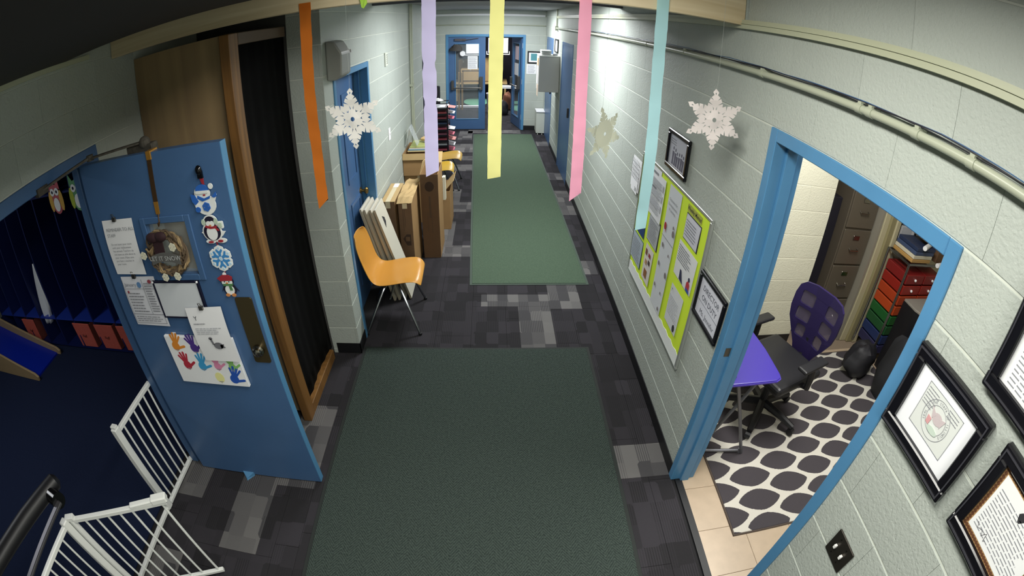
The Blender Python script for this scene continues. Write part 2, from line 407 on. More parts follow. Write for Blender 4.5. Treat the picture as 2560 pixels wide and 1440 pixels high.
struct('floor_back_room', 'dark carpet of the room past the double doors', G().box(-2.6, 2.6, YF, 16.2, -.12, 0), M_dark)

# ---- block walls
bm_cache = {}
def block_mesh(wd, hg, m, joint):
    key = (round(wd, 3), round(hg, 3), m.name, joint)
    if key in bm_cache: return bm_cache[key]
    hx, hz = wd/2 - .0004, hg/2 - joint*.5; e = .0016; d = .006
    v = [(-hx+e*.25,0,-hz+e),(hx-e*.25,0,-hz+e),(hx-e*.25,0,hz-e),(-hx+e*.25,0,hz-e),(-hx,e*.8,-hz),(hx,e*.8,-hz),(hx,e*.8,hz),(-hx,e*.8,hz),(-hx,d,-hz),(hx,d,-hz),(hx,d,hz),(-hx,d,hz)]
    f = [(0,1,2,3),(4,5,1,0),(5,6,2,1),(6,7,3,2),(7,4,0,3),(8,9,5,4),(9,10,6,5),(10,11,7,6),(11,8,4,7)]
    me = bpy.data.meshes.new('block'); me.from_pydata(v, [], f); me.materials.append(m); bm_cache[key] = me
    return me
def block_wall(parent, o, rotz, u0, u1, v0, v1, holes, m, phase=0.0, joint=.007, far=None):
    """courses of blocks laid in running bond on one face; local x runs to the viewer's right"""
    rx, ry = math.cos(rotz), math.sin(rotz); rest = G(); cnt = 0
    pinv = XF.get(parent.name, Matrix.Identity(4)).inverted()
    n = int(math.floor((v0-Z0)/C8)) - 1
    while Z0+n*C8 < v1:
        za, zb = max(v0, Z0+n*C8), min(v1, Z0+(n+1)*C8)
        if zb-za > .008:
            x = u0 - ((phase + (n % 2)*C8 + 0) % (2*C8))
            while x < u1:
                a = [(max(x, u0), min(x+2*C8, u1), za, zb)]
                for h in holes: a = [q for p in a for q in rsub(p, h)]
                for (p0, p1, q0, q1) in a:
                    if p1-p0 < .012 or q1-q0 < .008: continue
                    uc, vc = (p0+p1)/2, (q0+q1)/2; W = Vector((o[0]+rx*uc, o[1]+ry*uc, vc))
                    me = block_mesh(p1-p0, q1-q0, m, joint)
                    if far is not None and (W.y > far or cnt >= 298):
                        M = Matrix.Translation(W) @ Matrix.Rotation(rotz, 4, 'Z'); rest.add([M @ vv.co for vv in me.vertices], [tuple(pp.vertices) for pp in me.polygons])
                    else:
                        b = bpy.data.objects.new('block', me); COL.objects.link(b); b.parent = parent; b.location = pinv @ W; b.rotation_euler = (0,0,rotz); cnt += 1
                x += 2*C8
        n += 1
    if rest.v: obj('block_courses', rest, m, parent, kind='stuff')
RH, LH = -PI/2, PI/2
# right wall: viewer's right is -y
DY0, DY1, DZ = .644, 1.653, 2.068
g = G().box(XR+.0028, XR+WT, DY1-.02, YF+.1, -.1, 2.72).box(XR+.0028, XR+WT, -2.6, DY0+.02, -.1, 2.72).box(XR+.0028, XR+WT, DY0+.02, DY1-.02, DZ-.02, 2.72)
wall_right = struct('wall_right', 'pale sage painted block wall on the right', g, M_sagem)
doorA, doorB = (6.66, 7.71), (8.90, 9.93)
block_wall(wall_right, (XR, 0), RH, -YF, 0.75, -.01, 2.72, [(-DY1, -DY0, -1, DZ), (-doorA[1], -doorA[0], -1, 2.06), (-doorB[1], -doorB[0], -1, 2.06)], M_sage, phase=.09, far=6.3)
# wall with the classroom doorway (viewer's right is +y)
OY0, OY1, OZ = -.19, 1.70, 2.055
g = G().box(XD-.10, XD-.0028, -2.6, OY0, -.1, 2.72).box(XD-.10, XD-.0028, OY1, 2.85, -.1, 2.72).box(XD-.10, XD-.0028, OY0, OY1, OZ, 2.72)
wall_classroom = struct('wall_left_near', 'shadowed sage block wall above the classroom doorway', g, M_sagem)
block_wall(wall_classroom, (XD, 0), LH, -.8, 2.17, -.01, 2.72, [(OY0-.05, OY1+.05, -1, OZ+.015)], M_sage, joint=.003)
# left wall of the hall with its squared end
LDY0, LDY1, LDZ = 3.03, 3.955, 2.06
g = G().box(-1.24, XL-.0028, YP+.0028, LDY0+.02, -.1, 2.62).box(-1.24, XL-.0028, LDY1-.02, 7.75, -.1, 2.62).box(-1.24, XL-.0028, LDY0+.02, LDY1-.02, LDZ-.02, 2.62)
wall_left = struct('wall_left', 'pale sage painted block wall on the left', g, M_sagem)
block_wall(wall_left, (XL, 0), LH, YP, 7.75, -.01, 2.60, [(LDY0, LDY1, -1, LDZ), (7.12, 7.76, -1, 2.06)], M_sage, phase=.2)
block_wall(wall_left, (0, YP), 0, -1.24, XL, -.01, 2.60, [], M_sage, phase=.2032)
# far wall with the double doors
FX0, FX1, FZ = -.969, .666, 2.072
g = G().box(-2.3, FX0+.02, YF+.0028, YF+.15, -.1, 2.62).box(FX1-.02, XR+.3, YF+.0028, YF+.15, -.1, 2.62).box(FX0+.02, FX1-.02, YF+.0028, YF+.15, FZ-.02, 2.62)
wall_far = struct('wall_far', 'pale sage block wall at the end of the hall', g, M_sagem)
block_wall(wall_far, (0, YF), 0, -2.1, XR, -.01, 2.60, [(FX0, FX1, -1, FZ)], M_sage)
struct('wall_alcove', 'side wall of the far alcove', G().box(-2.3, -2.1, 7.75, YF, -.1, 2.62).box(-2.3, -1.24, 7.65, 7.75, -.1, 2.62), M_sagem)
struct('wall_closet', 'dark wall behind the black curtain', G().box(-2.1, -1.24, 2.86, 2.95, -.1, 2.62).box(-2.05, -2.0, 1.75, 2.95, -.1, 2.72), M_cls0)
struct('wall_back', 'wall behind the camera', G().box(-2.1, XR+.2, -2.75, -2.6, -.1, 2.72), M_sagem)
# classroom, office and back room shells
M_cls = mat('classroom_paint', '#8f948c', .7)
struct('wall_classroom_far', 'dim wall behind the cubbies', G().box(-6.6, -2.09, 3.12, 3.3, -.1, 2.72), M_cls)
struct('wall_classroom_side', 'dim side wall of the classroom', G().box(-6.75, -6.6, -2.6, 3.3, -.1, 2.72).box(-6.6, -2.09, -2.75, -2.6, -.1, 2.72), M_cls)
OFY = 2.88
g = G().box(XR+WT, 2.60, OFY+.0028, OFY+.15, -.1, 2.6)
wo = struct('wall_office_far', 'cream painted block wall in the office', g, M_creamm)
block_wall(wo, (0, OFY), 0, XR+WT, 2.60, -.01, 2.55, [], M_cream, phase=.1, joint=.006)
obj('wall_end', G().box(2.598, 2.602, OFY+.004, OFY+.14, 0, 2.6), M_cream, wo)
g = G().box(3.46, 4.9, OFY+.0028, OFY+.15, -.1, 2.6)
wo2 = struct('wall_office_corner', 'cream block wall behind the drawer cart', g, M_creamm)
block_wall(wo2, (0, OFY), 0, 3.46, 4.85, -.01, 2.0, [], M_cream, phase=.25, joint=.006)
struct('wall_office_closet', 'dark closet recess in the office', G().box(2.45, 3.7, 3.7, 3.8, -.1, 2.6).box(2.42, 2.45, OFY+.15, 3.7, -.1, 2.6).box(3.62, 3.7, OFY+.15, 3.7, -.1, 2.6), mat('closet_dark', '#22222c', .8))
struct('wall_office_side', 'cream side walls of the office', G().box(4.9, 5.0, -.8, 3.0, -.1, 2.6).box(XR+WT, 4.9, -.9, -.8, -.1, 2.6), M_cream)
struct('ceiling_office', 'office ceiling', G().box(XR+WT, 5.0, -.9, 3.8, 2.55, 2.7), M_ceil)
struct('ceiling', 'ceiling over the entry, darkened to cut bounced light', G().box(-2.1, XR+.2, -2.75, 2.06, 2.72, 2.85), mat('entry_ceiling_darkened', '#5a5856', .8))  # colour darkened to weaken bounce onto the upper left
struct('ceiling_hall', 'grey ceiling along the hall', G().box(-2.3, XR+.3, 2.06, YF+.2, 2.60, 2.85), M_ceil)
struct('ceiling_classroom', 'dark classroom ceiling', G().box(-6.75, -2.1, -2.75, 3.3, 2.72, 2.85), M_ceil)
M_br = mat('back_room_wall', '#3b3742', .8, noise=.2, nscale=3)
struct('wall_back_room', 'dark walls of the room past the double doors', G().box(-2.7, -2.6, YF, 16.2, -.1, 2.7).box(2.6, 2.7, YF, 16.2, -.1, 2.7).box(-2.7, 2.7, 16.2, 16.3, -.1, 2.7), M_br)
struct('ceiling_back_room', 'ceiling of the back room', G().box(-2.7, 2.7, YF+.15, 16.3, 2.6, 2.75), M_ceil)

# ---- baseboards
struct('baseboard_right', 'black rubber baseboard on the right', G().box(XR-.006, XR, DY1, doorA[0], 0, .092).box(XR-.006, XR, doorA[1], doorB[0], 0, .092).box(XR-.006, XR, -.8, DY0, 0, .092), M_black)
struct('baseboard_left', 'black rubber baseboard on the left', G().box(XL, XL+.006, YP-.006, LDY0, 0, .092).box(XL, XL+.006, LDY1, 7.1, 0, .092).box(-1.205, XL+.006, YP-.006, YP, 0, .092), M_black)
struct('baseboard_far', 'black rubber baseboard at the far wall', G().box(FX1, XR, YF-.006, YF, 0, .10).box(-2.1, FX0, YF-.006, YF, 0, .10), M_black)
struct('baseboard_office', 'black rubber baseboard in the office', G().box(XR+WT, 2.6, OFY-.006, OFY, 0, .1).box(3.48, 4.9, OFY-.006, OFY, 0, .1), M_black)
struct('trim_1', 'black transition strip at the office threshold', G().box(XR+.02, XR+.062, DY0+.05, DY1-.05, -.01, .006), M_black)

# ---- beam, header, wall trims
M_pine = wood('pine_board', '#c0ad88', '#d6c7a6', 26, 'x', .55)
t = tag(obj('timber_beam', G().box(XD+.001, XR-.012, 1.978, 2.05, 2.452, 2.719), M_pine, bevel=.003), 'pale pine beam spanning the hall overhead, streamers taped to it', 'beam')
obj('end_trim', G().box(XR-.011, XR-.001, 1.976, 2.05, 2.46, 2.719), M_sage, t)
struct('ceiling_shade_soffit', 'lowered ceiling added to shade the left of the entry, shade in its dark colour', G().box(XD+.001, -.50, -2.6, 1.62, 2.508, 2.719), mat('soffit_shade', '#2e2b2a', .8))  # added to block the lamps; its dark colour also stands in for shade
struct('trim_2', 'dark ceiling header halfway down the hall', G().box(XL+.001, XR-.001, 4.17, 4.25, 2.53, 2.599), mat('header_grey', '#55555c', .6))
M_trim = mat('painted_raceway', '#b2b69c', .4)
struct('trim_3', 'painted raceway along the right wall', G().box(XR-.028, XR-.001, -.8, 8.35, 2.437, 2.478).box(XR-.034, XR-.001, -.8, 8.35, 2.458, 2.462), M_trim)
struct('trim_4', 'pale strip high on the classroom wall', G().box(XD+.001, XD+.02, -.8, 1.79, 2.485, 2.508), M_trim)
struct('trim_5', 'pale strip along the top of the far wall', G().box(-2.1, XR-.03, YF-.03, YF-.001, 2.468, 2.508), M_white)
# conduit with couplings and strapped cables
M_cond = mat('painted_conduit', '#a6ab98', .35)
xc, zc = XR-.036, 2.263
t = thing('conduit', 'sage painted conduit with cables strapped on, running along the right wall', 'pipe', (xc, 0, zc))
obj('pipe', G().cyl((xc,-.8,zc), (xc,8.3,zc), .0130, 14), M_cond, t, smooth=True)
for y in (1.741, 1.13, 1.08, .880, .675, 2.6, 3.3, 4.4, 5.6, 7.0):
    obj('coupling', G().cyl((xc,y-.014,zc), (xc,y+.014,zc), 0.0155, 14), M_cond, t, smooth=True)
    if y < 3: obj('strap', G().box(xc-.006, XR-.001, y-.008, y+.008, zc+.011, zc+.022), M_cond, t)
rr = random.Random(4)
for k, (c, r) in enumerate((('#1a1a20',.0022), ('#2a2a34',.002), ('#3c5f86',.0018))):
    pts = []
    y = -.8
    while y < 6.5:
        pts.append((xc+.004+k*.006+rr.uniform(-.003,.003), y, zc+.016+rr.uniform(0,.008)+.003*k)); y += .16
    obj('cable', G().tube(pts, r, 5), mat('cable_%d' % k, c, .5), t, smooth=True)
t = tag(obj('conduit_drop', G().cyl((XR-.02,8.40,2.265), (XR-.02,8.40,2.598), .014, 10).box(XR-.05, XR-.001, 8.36, 8.44, 2.22, 2.30), M_cond), 'short vertical conduit and junction box near the far corner', 'pipe')
# vertical pipe on left wall
t = thing('wall_pipe', 'sage painted vertical pipe on the left wall', 'pipe', (XL+.02, 6.06, 0))
obj('pipe', G().cyl((XL+.022,6.08,.2), (XL+.022,6.08,2.598), .016, 10), M_cond, t, smooth=True)
obj('pipe', G().cyl((XL+.018,6.0,.2), (XL+.018,6.0,2.598), .010, 8), M_cond, t, smooth=True)
obj('clamp', G().box(XL+.001, XL+.04, 5.98, 6.11, 1.55, 1.58), M_cond, t)

# ---- door frames
def steel_frame(name, label, fr, wd, hg, face=.05, depth=WT+.02, stop=None, m=M_blue, proud=.008, head=None):
    """hollow steel frame in local (u right, v up, w out); origin at outer left foot"""
    head = head or face
    t = struct(name, label, loc=fr.P(0,0,0))
    for s in (0, 1):
        u0, u1 = (0, face) if s == 0 else (wd-face, wd)
        obj('jamb', fr.box(G(), u0, u1, 0, hg, -depth, proud), m, t, bevel=.003)
        if stop:
            a, b = (u1, u1+.016) if s == 0 else (u0-.016, u0)
            obj('door_stop', fr.box(G(), a, b, 0, hg-head, -stop[1], -stop[0]), m, t, bevel=.002)
    obj('head', fr.box(G(), face, wd-face, hg-head, hg, -depth, proud), m, t, bevel=.003)
    if stop: obj('door_stop', fr.box(G(), face+.016, wd-face-.016, hg-head-.016, hg-head, -stop[1], -stop[0]), m, t, bevel=.002)
    return t
FRW = Fr((XR,0,0), (0,-1,0), (0,0,1), (-1,0,0))       # right wall frame: u = -y
d1 = steel_frame('door_1', 'bright blue steel door frame opening to the office', FRW.sub(-DY1,0,0), DY1-DY0, DZ, .05, WT, (.05,.105))
obj('strike', FRW.box(G(), -DY1+.05, -DY1+.052, .98, 1.03, -.05, -.02), mat('steel_plate', '#6d6a62', .4, .8), d1)
FLW = Fr((XL,0,0), (0,1,0), (0,0,1), (1,0,0))
FFW = Fr((0,YF,0), (1,0,0), (0,0,1), (0,-1,0))
M_brass = mat('old_brass', '#8f7440', .3, .9)
# blue door in the left wall
d3 = steel_frame('door_3', 'blue door recessed in the left wall, half hidden by the paper snowflake', FLW.sub(LDY0,0,0), LDY1-LDY0, LDZ, .045, .20, (.06,.075))
obj('leaf', FLW.box(G(), LDY0+.045, LDY1-.045, .01, LDZ-.045, -.16, -.115), M_blued, d3, bevel=.002)
fmd = Fr(FLW.P(LDY0+.02,0,-.112), FLW.r, FLW.u, FLW.n)
for (a, b, c, d) in ((.12,.40,1.12,1.85),(.48,.76,1.12,1.85),(.12,.40,.2,.95),(.48,.76,.2,.95)):
    obj('moulding', sheet_holes(fmd, [(a,c),(b,c),(b,d),(a,d)], [[(a+.03,c+.03),(a+.03,d-.03),(b-.03,d-.03),(b-.03,c+.03)]], .01), M_blued, d3)
kb = FLW.P(LDY1-.11, .96, -.115)
kn = obj('knob', G().lathe([(.032,0),(.032,.006),(.012,.010),(.012,.035),(.026,.042),(.030,.056),(.024,.068),(.0,.072)], kb, 16, Matrix.Rotation(PI/2,4,'Y')), M_brass, d3, smooth=True)
# right wall far doors
for nm, (a, b), lb in (('door_4', doorA, 'nearer blue door frame on the far right wall'), ('door_5', doorB, 'blue door at the far right corner, mostly behind the wall cabinet')):
    t = steel_frame(nm, lb, FRW.sub(-b,0,0), b-a, 2.06, .05, .10, None, M_blued)
    obj('leaf', FRW.box(G(), -b+.05, -a-.05, .01, 2.01, 0.0, .004), M_blued, t, bevel=.001)
    obj('handle', FRW.box(G(), -a-.12, -a-.08, 1.0, 1.14, .004, .03), mat('steel_dark', '#3c3c40', .4, .7), t, bevel=.003)
# dark door in left wall
t = struct('door_6', 'dark door at the far end of the left wall', loc=(XL, 7.4, 0))
obj('leaf', FLW.box(G(), 7.12, 7.75, 0, 2.06, -.005, .006), mat('dark_door', '#1f1c33', .5), t)
# classroom frame: reveal and header
t = struct('door_7', 'blue steel frame of the classroom doorway', loc=(XD, OY1, 0))
obj('jamb', G().box(XD-.10, XD+.008, OY1-.045, OY1, 0, 2.0), M_blued, t, bevel=.003)
obj('door_stop', G().box(XD-.10, XD-.05, OY1-.062, OY1-.045, 0, 1.99), M_blued, t, bevel=.002)
obj('jamb', G().box(XD-.10, XD+.008, OY0, OY0+.05, 0, 2.0), M_blued, t, bevel=.003)
obj('head', G().box(XD-.10, XD+.008, OY0, OY1+.06, 2.0, OZ+.01), M_blued, t, bevel=.003)
obj('jamb_trim', G().box(XD-.001, XD+.008, OY1, OY1+.06, 0, 2.0), M_blued, t, bevel=.003)

# ---- mats
def rugmat(name, c1, c2, chevron):
    m = mat(name, c1, .95, spec=.1); nt = m.node_tree; N = nt.nodes; L = nt.links; b = N['Principled BSDF']
    g_ = N.new('ShaderNodeNewGeometry'); sx = N.new('ShaderNodeSeparateXYZ'); L.new(g_.outputs['Position'], sx.inputs[0])
    n = N.new('ShaderNodeTexNoise'); n.inputs['Scale'].default_value = 90; n.inputs['Detail'].default_value = 5; L.new(g_.outputs['Position'], n.inputs['Vector'])
    src = n.outputs[0]
    if chevron:
        pp = N.new('ShaderNodeMath'); pp.operation = 'PINGPONG'; pp.inputs[1].default_value = .045; L.new(sx.outputs[0], pp.inputs[0])
        ma = N.new('ShaderNodeMath'); ma.operation = 'MULTIPLY_ADD'; ma.inputs[1].default_value = 1.3; L.new(pp.outputs[0], ma.inputs[0]); L.new(sx.outputs[1], ma.inputs[2])
        sn = N.new('ShaderNodeMath'); sn.operation = 'MULTIPLY'; sn.inputs[1].default_value = 330; L.new(ma.outputs[0], sn.inputs[0])
        si = N.new('ShaderNodeMath'); si.operation = 'SINE'; L.new(sn.outputs[0], si.inputs[0])
        m3 = N.new('ShaderNodeMath'); m3.operation = 'MULTIPLY_ADD'; m3.inputs[1].default_value = .17; L.new(si.outputs[0], m3.inputs[0]); L.new(n.outputs[0], m3.inputs[2]); src = m3.outputs[0]
    cr = N.new('ShaderNodeValToRGB'); cr.color_ramp.elements[0].position = .15; cr.color_ramp.elements[1].position = .95
    cr.color_ramp.elements[0].color = srgb(c1); cr.color_ramp.elements[1].color = srgb(c2); L.new(src, cr.inputs[0])
    L.new(cr.outputs[0], b.inputs['Base Color'])
    bp = N.new('ShaderNodeBump'); bp.inputs['Strength'].default_value = .35; bp.inputs['Distance'].default_value = .003; L.new(src, bp.inputs['Height']); L.new(bp.outputs[0], b.inputs['Normal'])
    return m
def floor_mat(name, pts, h, m, label, edge_m):
    t = thing(name, label, 'floor mat', ((pts[0][0]+pts[2][0])/2, (pts[0][1]+pts[2][1])/2, 0))
    cx = sum(p[0] for p in pts)/4; cy = sum(p[1] for p in pts)/4
    inn = [(p[0]+math.copysign(.022, cx-p[0]), p[1]+math.copysign(.022, cy-p[1])) for p in pts]
    fz = Fr((0,0,0), (1,0,0), (0,1,0), (0,0,1))
    obj('border', fz.poly(G(), pts, 0.0005, h*.5), edge_m, t, bevel=.001)
    obj('pile', fz.poly(G(), inn, h*.5, h), m, t, bevel=.003)
M_edge = mat('mat_edge', '#1b211e', .8)
floor_mat('entry_mat', [(-1.003,-.5),(.763,-.5),(.763,2.92),(-1.003,2.92)], .010, rugmat('entry_mat_pile', '#242b29', '#48534d', True), 'large dark green chevron entry mat across the near floor', M_edge)
floor_mat('runner_mat', [(-.199,3.85),(.926,3.86),(.82,9.83),(-.384,9.79)], .009, rugmat('runner_pile', '#3d4d40', '#596a57', False), 'long green runner mat down the middle of the far hall', mat('mat_edge2', '#3c4a40', .8))

struct('trim_7', 'thin conduit line across the far wall above the doors', G().cyl((-2.1,YF-.015,2.275), (XR-.02,YF-.015,2.275), .011, 8), M_cond)
# ================================================================== closet with black curtain
M_ply = wood('plywood_sheet', '#877052', '#9b835e', 9, 'z', .6)
M_oak = wood('stained_frame', '#6b4a26', '#8a6232', 30, 'z', .45)
t = thing('closet_frame', 'stained timber closet frame with plywood side next to the black curtain', 'closet', (-1.25, 2.45, 0))
obj('plywood_sheet', G().box(XD+.004, -1.27, 2.165, 2.18, .03, 2.415), M_ply, t)
obj('post', G().box(-1.275, -1.215, 2.10, 2.19, .0, 2.415), M_oak, t, bevel=.004)
obj('post_strip', G().box(-1.30, -1.275, 2.14, 2.166, .0, 2.415), M_oak, t, bevel=.002)
obj('post', G().box(-1.36, -1.30, 2.775, 2.845, .0, 2.415), M_oak, t, bevel=.004)
obj('sill', G().box(-1.275, -1.215, 2.19, 2.775, .0, .085), M_oak, t, bevel=.004)
obj('head_rail', G().box(-1.275, -1.215, 2.19, 2.775, 2.352, 2.415), mat('head_rail_wood', '#5c4632', .5), t, bevel=.004)
g = G(); n = 60; vs_ = []
for i in range(n+1):
    s = i/n; y = 2.188+.655*s
    for j in range(7):
        z = .055+ (2.36-.055)*j/6; vs_.append((-1.255+.003*math.sin(s*38+.4*math.sin(j))*(1-.3*j/6)-.0+.006*math.sin(s*9+j*.5), y, z))
g.add(vs_, [(i*7+j, (i+1)*7+j, (i+1)*7+j+1, i*7+j+1) for i in range(n) for j in range(6)])
M_curt = mat('black_curtain_cloth', '#050506', .95, noise=.3, nscale=12, spec=.15)
tag(obj('black_curtain', g, M_curt, smooth=True, solid=.003), 'black cloth curtain hanging in the closet opening by the block pillar', 'curtain')

# ================================================================== big blue door standing open
FY = 1.60
FD = Fr((0, FY, 0), (1,0,0), (0,0,1), (0,-1,0))
d2 = struct('door_2', 'blue classroom door standing open, covered in papers and winter decorations', loc=(-1.45, FY+.022, 0))
fm = Fr((0, FY+.022, 0), (1,0,0), (0,0,1), (0,-1,0))
obj('leaf', sheet_holes(fm, [(-1.885,.012),(-1.022,.012),(-1.022,2.005),(-1.885,2.005)], [[(-1.513,1.441),(-1.513,1.691),(-1.276,1.691),(-1.276,1.441)]], .044), M_blued, d2)
obj('lit_edge_strip', G().box(-1.0219, -1.019, FY+.001, FY+.043, .012, 2.005), M_blue, d2)  # door edge in lighter blue, standing in for light falling on it
gp = G()
for q in ((-1.545,-1.513,1.41,1.722),(-1.276,-1.244,1.41,1.722),(-1.513,-1.276,1.41,1.441),(-1.513,-1.276,1.691,1.722)): FD.box(gp, *q, .0, .010)
obj('window_frame', gp, M_blued, d2, bevel=.003)
M_glass = mat('door_glass', '#c8d2d2', .05, alpha=.22, spec=.6)
obj('pane', G().box(-1.513, -1.276, FY+.018, FY+.024, 1.441, 1.691), M_glass, d2)
M_plate = mat('bronze_plate', '#5b5138', .35, .75)
o = obj('push_plate', FD.poly(G(), rrect(-1.125,.955,-1.036,1.32,.012), .0, .006), M_plate, d2, bevel=.001)
kc = FD.P(-1.08, 1.035, .006)
obj('lock', G().lathe([(.030,0),(.030,.012),(.022,.018),(.022,.03),(.016,.034),(0,.034)], kc, 16, Matrix.Rotation(PI/2,4,'X')), mat('chrome', '#9a968c', .2, 1), o, smooth=True)
obj('kick_wedge', G().add([(-1.56,1.60,0),(-1.48,1.60,0),(-1.52,1.55,0),(-1.56,1.60,.03),(-1.48,1.60,.03),(-1.52,1.56,.012)], [(2,1,0),(3,4,5),(0,1,4,3),(1,2,5,4),(2,0,3,5)]), M_blue, d2)
M_dust = mat('dusty_steel', '#4a463e', .75, .3, noise=.4, nscale=40)
cl = obj('door_closer', G().box(-1.56, -1.40, FY+.035, FY+.085, 1.965, 2.035).sphere((-1.45, FY+.05, 2.04), .03, 8, 5), M_dust, d2, bevel=.004)
obj('closer_arm', G().beam((-1.46,FY+.05,2.045), (-1.74,FY-.04,2.04), .03, .008).beam((-1.74,FY-.04,2.046), (XD+.0,1.33,2.0), .028, .01).cyl((-1.74,FY-.04,2.03), (-1.74,FY-.04,2.056), .018, 10).box(XD-.01, XD+.02, 1.30, 1.37, 1.985, 2.02), M_dust, cl)

# ---- papers on the door
def clip(fr, u, v, parent, w=.004):
    g = G(); fr.box(g, u-.011, u+.011, v-.012, v+.008, w, w+.010); g.tube([fr.P(u-.008,v+.006,w+.006), fr.P(u-.006,v+.026,w+.012), fr.P(u+.006,v+.026,w+.012), fr.P(u+.008,v+.006,w+.006)], .0018, 5)
    return obj('clip', g, mat('steel_clip', '#7d7a74', .3, .9), parent)
t = thing('staff_reminder', 'white typed reminder sheet clipped to the blue door left of the wreath', 'paper', FD.P(-1.70,1.45,.01))
obj('sheet', paper(FD, -1.812,1.45,-1.594,1.728, .003, .016), M_white, t, smooth=True)
obj('heading', text_geo(FD, 'REMINDER TO ALL', .0235, -1.785, 1.675, .0155, 'LEFT'), M_grey, t)
obj('heading', text_geo(FD, 'STAFF', .0235, -1.785, 1.648, .019, 'LEFT'), M_grey, t)
for i, s in enumerate(('Do not leave your room', 'until your replacement', 'has arrived. Teachers do', 'not leave an aide alone in', 'your room. Make sure', 'you have a teacher in', 'your room')):
    obj('text_line', text_geo(FD, s, .0148, -1.775, 1.606-i*.0172, .0195, 'LEFT'), M_grey, t)
clip(FD, -1.713, 1.733, t)
t = thing('menu_sheet', 'printed menu calendar hanging on the blue door below the typed reminder', 'paper', FD.P(-1.69,1.16,.01))
obj('sheet', paper(FD, -1.806,1.155,-1.568,1.43, .003, .010), mat('menu_paper', '#d9dbe2', .7), t, smooth=True)
gp = G()
for q in ((-1.796,-1.58,1.367,1.369),(-1.655,-1.653,1.225,1.42),(-1.796,-1.58,1.222,1.225),(-1.796,-1.794,1.17,1.42),(-1.582,-1.58,1.17,1.42),(-1.796,-1.58,1.17,1.172)): FD.box(gp, *q, .0135, .0142)
obj('ruling', gp, M_grey, t, kind='stuff')
obj('heading', text_geo(FD, 'January', .028, -1.785, 1.382, .0135, 'LEFT'), M_grey, t)
obj('print', print_lines(FD, -1.782,-1.67,1.345,.017,7,.006,.014), M_grey, t)
obj('print', print_lines(FD, -1.645,-1.59,1.40,.014,12,.006,.014), M_grey, t)
obj('print', print_lines(FD, -1.782,-1.59,1.21,.012,3,.004,.014), M_grey, t)
gp = G(); FD.poly(gp, ell(-1.68,1.39,.014,.016), .013, .0142); obj('picture', gp, mat('blue_print', '#5d86b4', .8), t)
for q in ((-1.60,1.408,.012,.010),(-1.775,1.35,.007,.007)): obj('picture', FD.poly(G(), ell(*q), .013, .0142), mat('red_print', '#8e3b47', .8), t)
clip(FD, -1.70, 1.436, t)
t = thing('whiteboard', 'small blank whiteboard with black frame on the blue door', 'whiteboard', FD.P(-1.44,1.21,.01))
obj('board', FD.box(G(), -1.572,-1.308,1.214,1.398, .002,.010), mat('dry_erase', '#d3d8dd', .3), t)
gp = G()
for q in ((-1.583,-1.572,1.205,1.41),(-1.308,-1.293,1.205,1.41),(-1.572,-1.308,1.205,1.214),(-1.572,-1.308,1.398,1.41)): FD.box(gp, *q, .001,.014)
obj('frame', gp, mat('navy_plastic', '#14152a', .35), t, bevel=.002)
for s in (-1.577, -1.30): gp = G().sphere(FD.P(s,1.404,.014), .006, 8, 5); obj('corner_cap', gp, M_white, t)
# handprint canvas
t = thing('handprint_canvas', 'white canvas of colourful painted handprints hanging low on the blue door', 'canvas', FD.P(-1.42,.80,.01))
obj('canvas', FD.box(G(), -1.638,-1.206,.80,1.10, .002,.020), mat('canvas_white', '#eef0f2', .7), t, bevel=.002)
obj('hanger', FD.box(G(), -1.585,-1.56,1.095,1.112, .002,.012), M_white, t)
def hand(fr, u, v, s, ang, w0):
    f = fr.sub(u, v, 0, ang); g = G()
    f.poly(g, ell(0,0,.30*s,.34*s,16), w0, w0+.0006)
    for k_, (a, l, r) in enumerate(((-.42,.60,.075),(-.14,.74,.08),(.12,.76,.08),(.38,.66,.07))):
        w0 += .00012; h = f.sub(math.sin(a)*.22*s, .18*s, 0, -a); h.poly(g, [(-r*s*.8,0),(r*s*.8,0)] + ell(0,l*s,r*s,r*s*1.1,7,0,PI), w0, w0+.0006)
    h = f.sub(.20*s,-.08*s,0,-1.05); h.poly(g, [(-.09*s,0),(.09*s,0)] + ell(0,.50*s,.085*s,.09*s,7,0,PI), w0, w0+.0006)
    return g
U = lambda a: -1.638+.432*a
V = lambda b: .80+.30*b
for nm, c, a, b, s, an in (('orange','#dd8a2e',.14,.80,.085,-.25),('purple','#4a2f86',.42,.78,.085,.2),('red','#b0283c',.20,.40,.085,.12),('sky_blue','#3b9bd0',.43,.40,.085,-.15),('pink','#df8db0',.66,.42,.075,.1),('green','#86bd6c',.87,.42,.075,.1),('blue','#1f52b0',.83,.16,.088,-.35)):
    obj('handprint', hand(FD, U(a), V(b), s, an, .0205), mat('paint_'+nm, c, .7), t, label=nm.replace('_',' ')+' handprint')
gp = G(); FD.poly(gp, ell(U(.62),V(.17),.028,.034,12), .0204,.0209); obj('handprint', gp, mat('paint_yellow', '#ece9a0', .7), t, label='pale yellow handprint')
gp = G()
for a, b in ((.14,.72),(.42,.70),(.21,.33),(.43,.33),(.66,.36),(.86,.36),(.62,.08)):
    FD.box(gp, U(a)-.012, U(a)+.012, V(b)-.002, V(b)+.002, .021,.0216); FD.box(gp, U(a)-.002, U(a)+.002, V(b)-.010, V(b)-.005, .021,.0216)
obj('caption', gp, M_grey, t, kind='stuff')
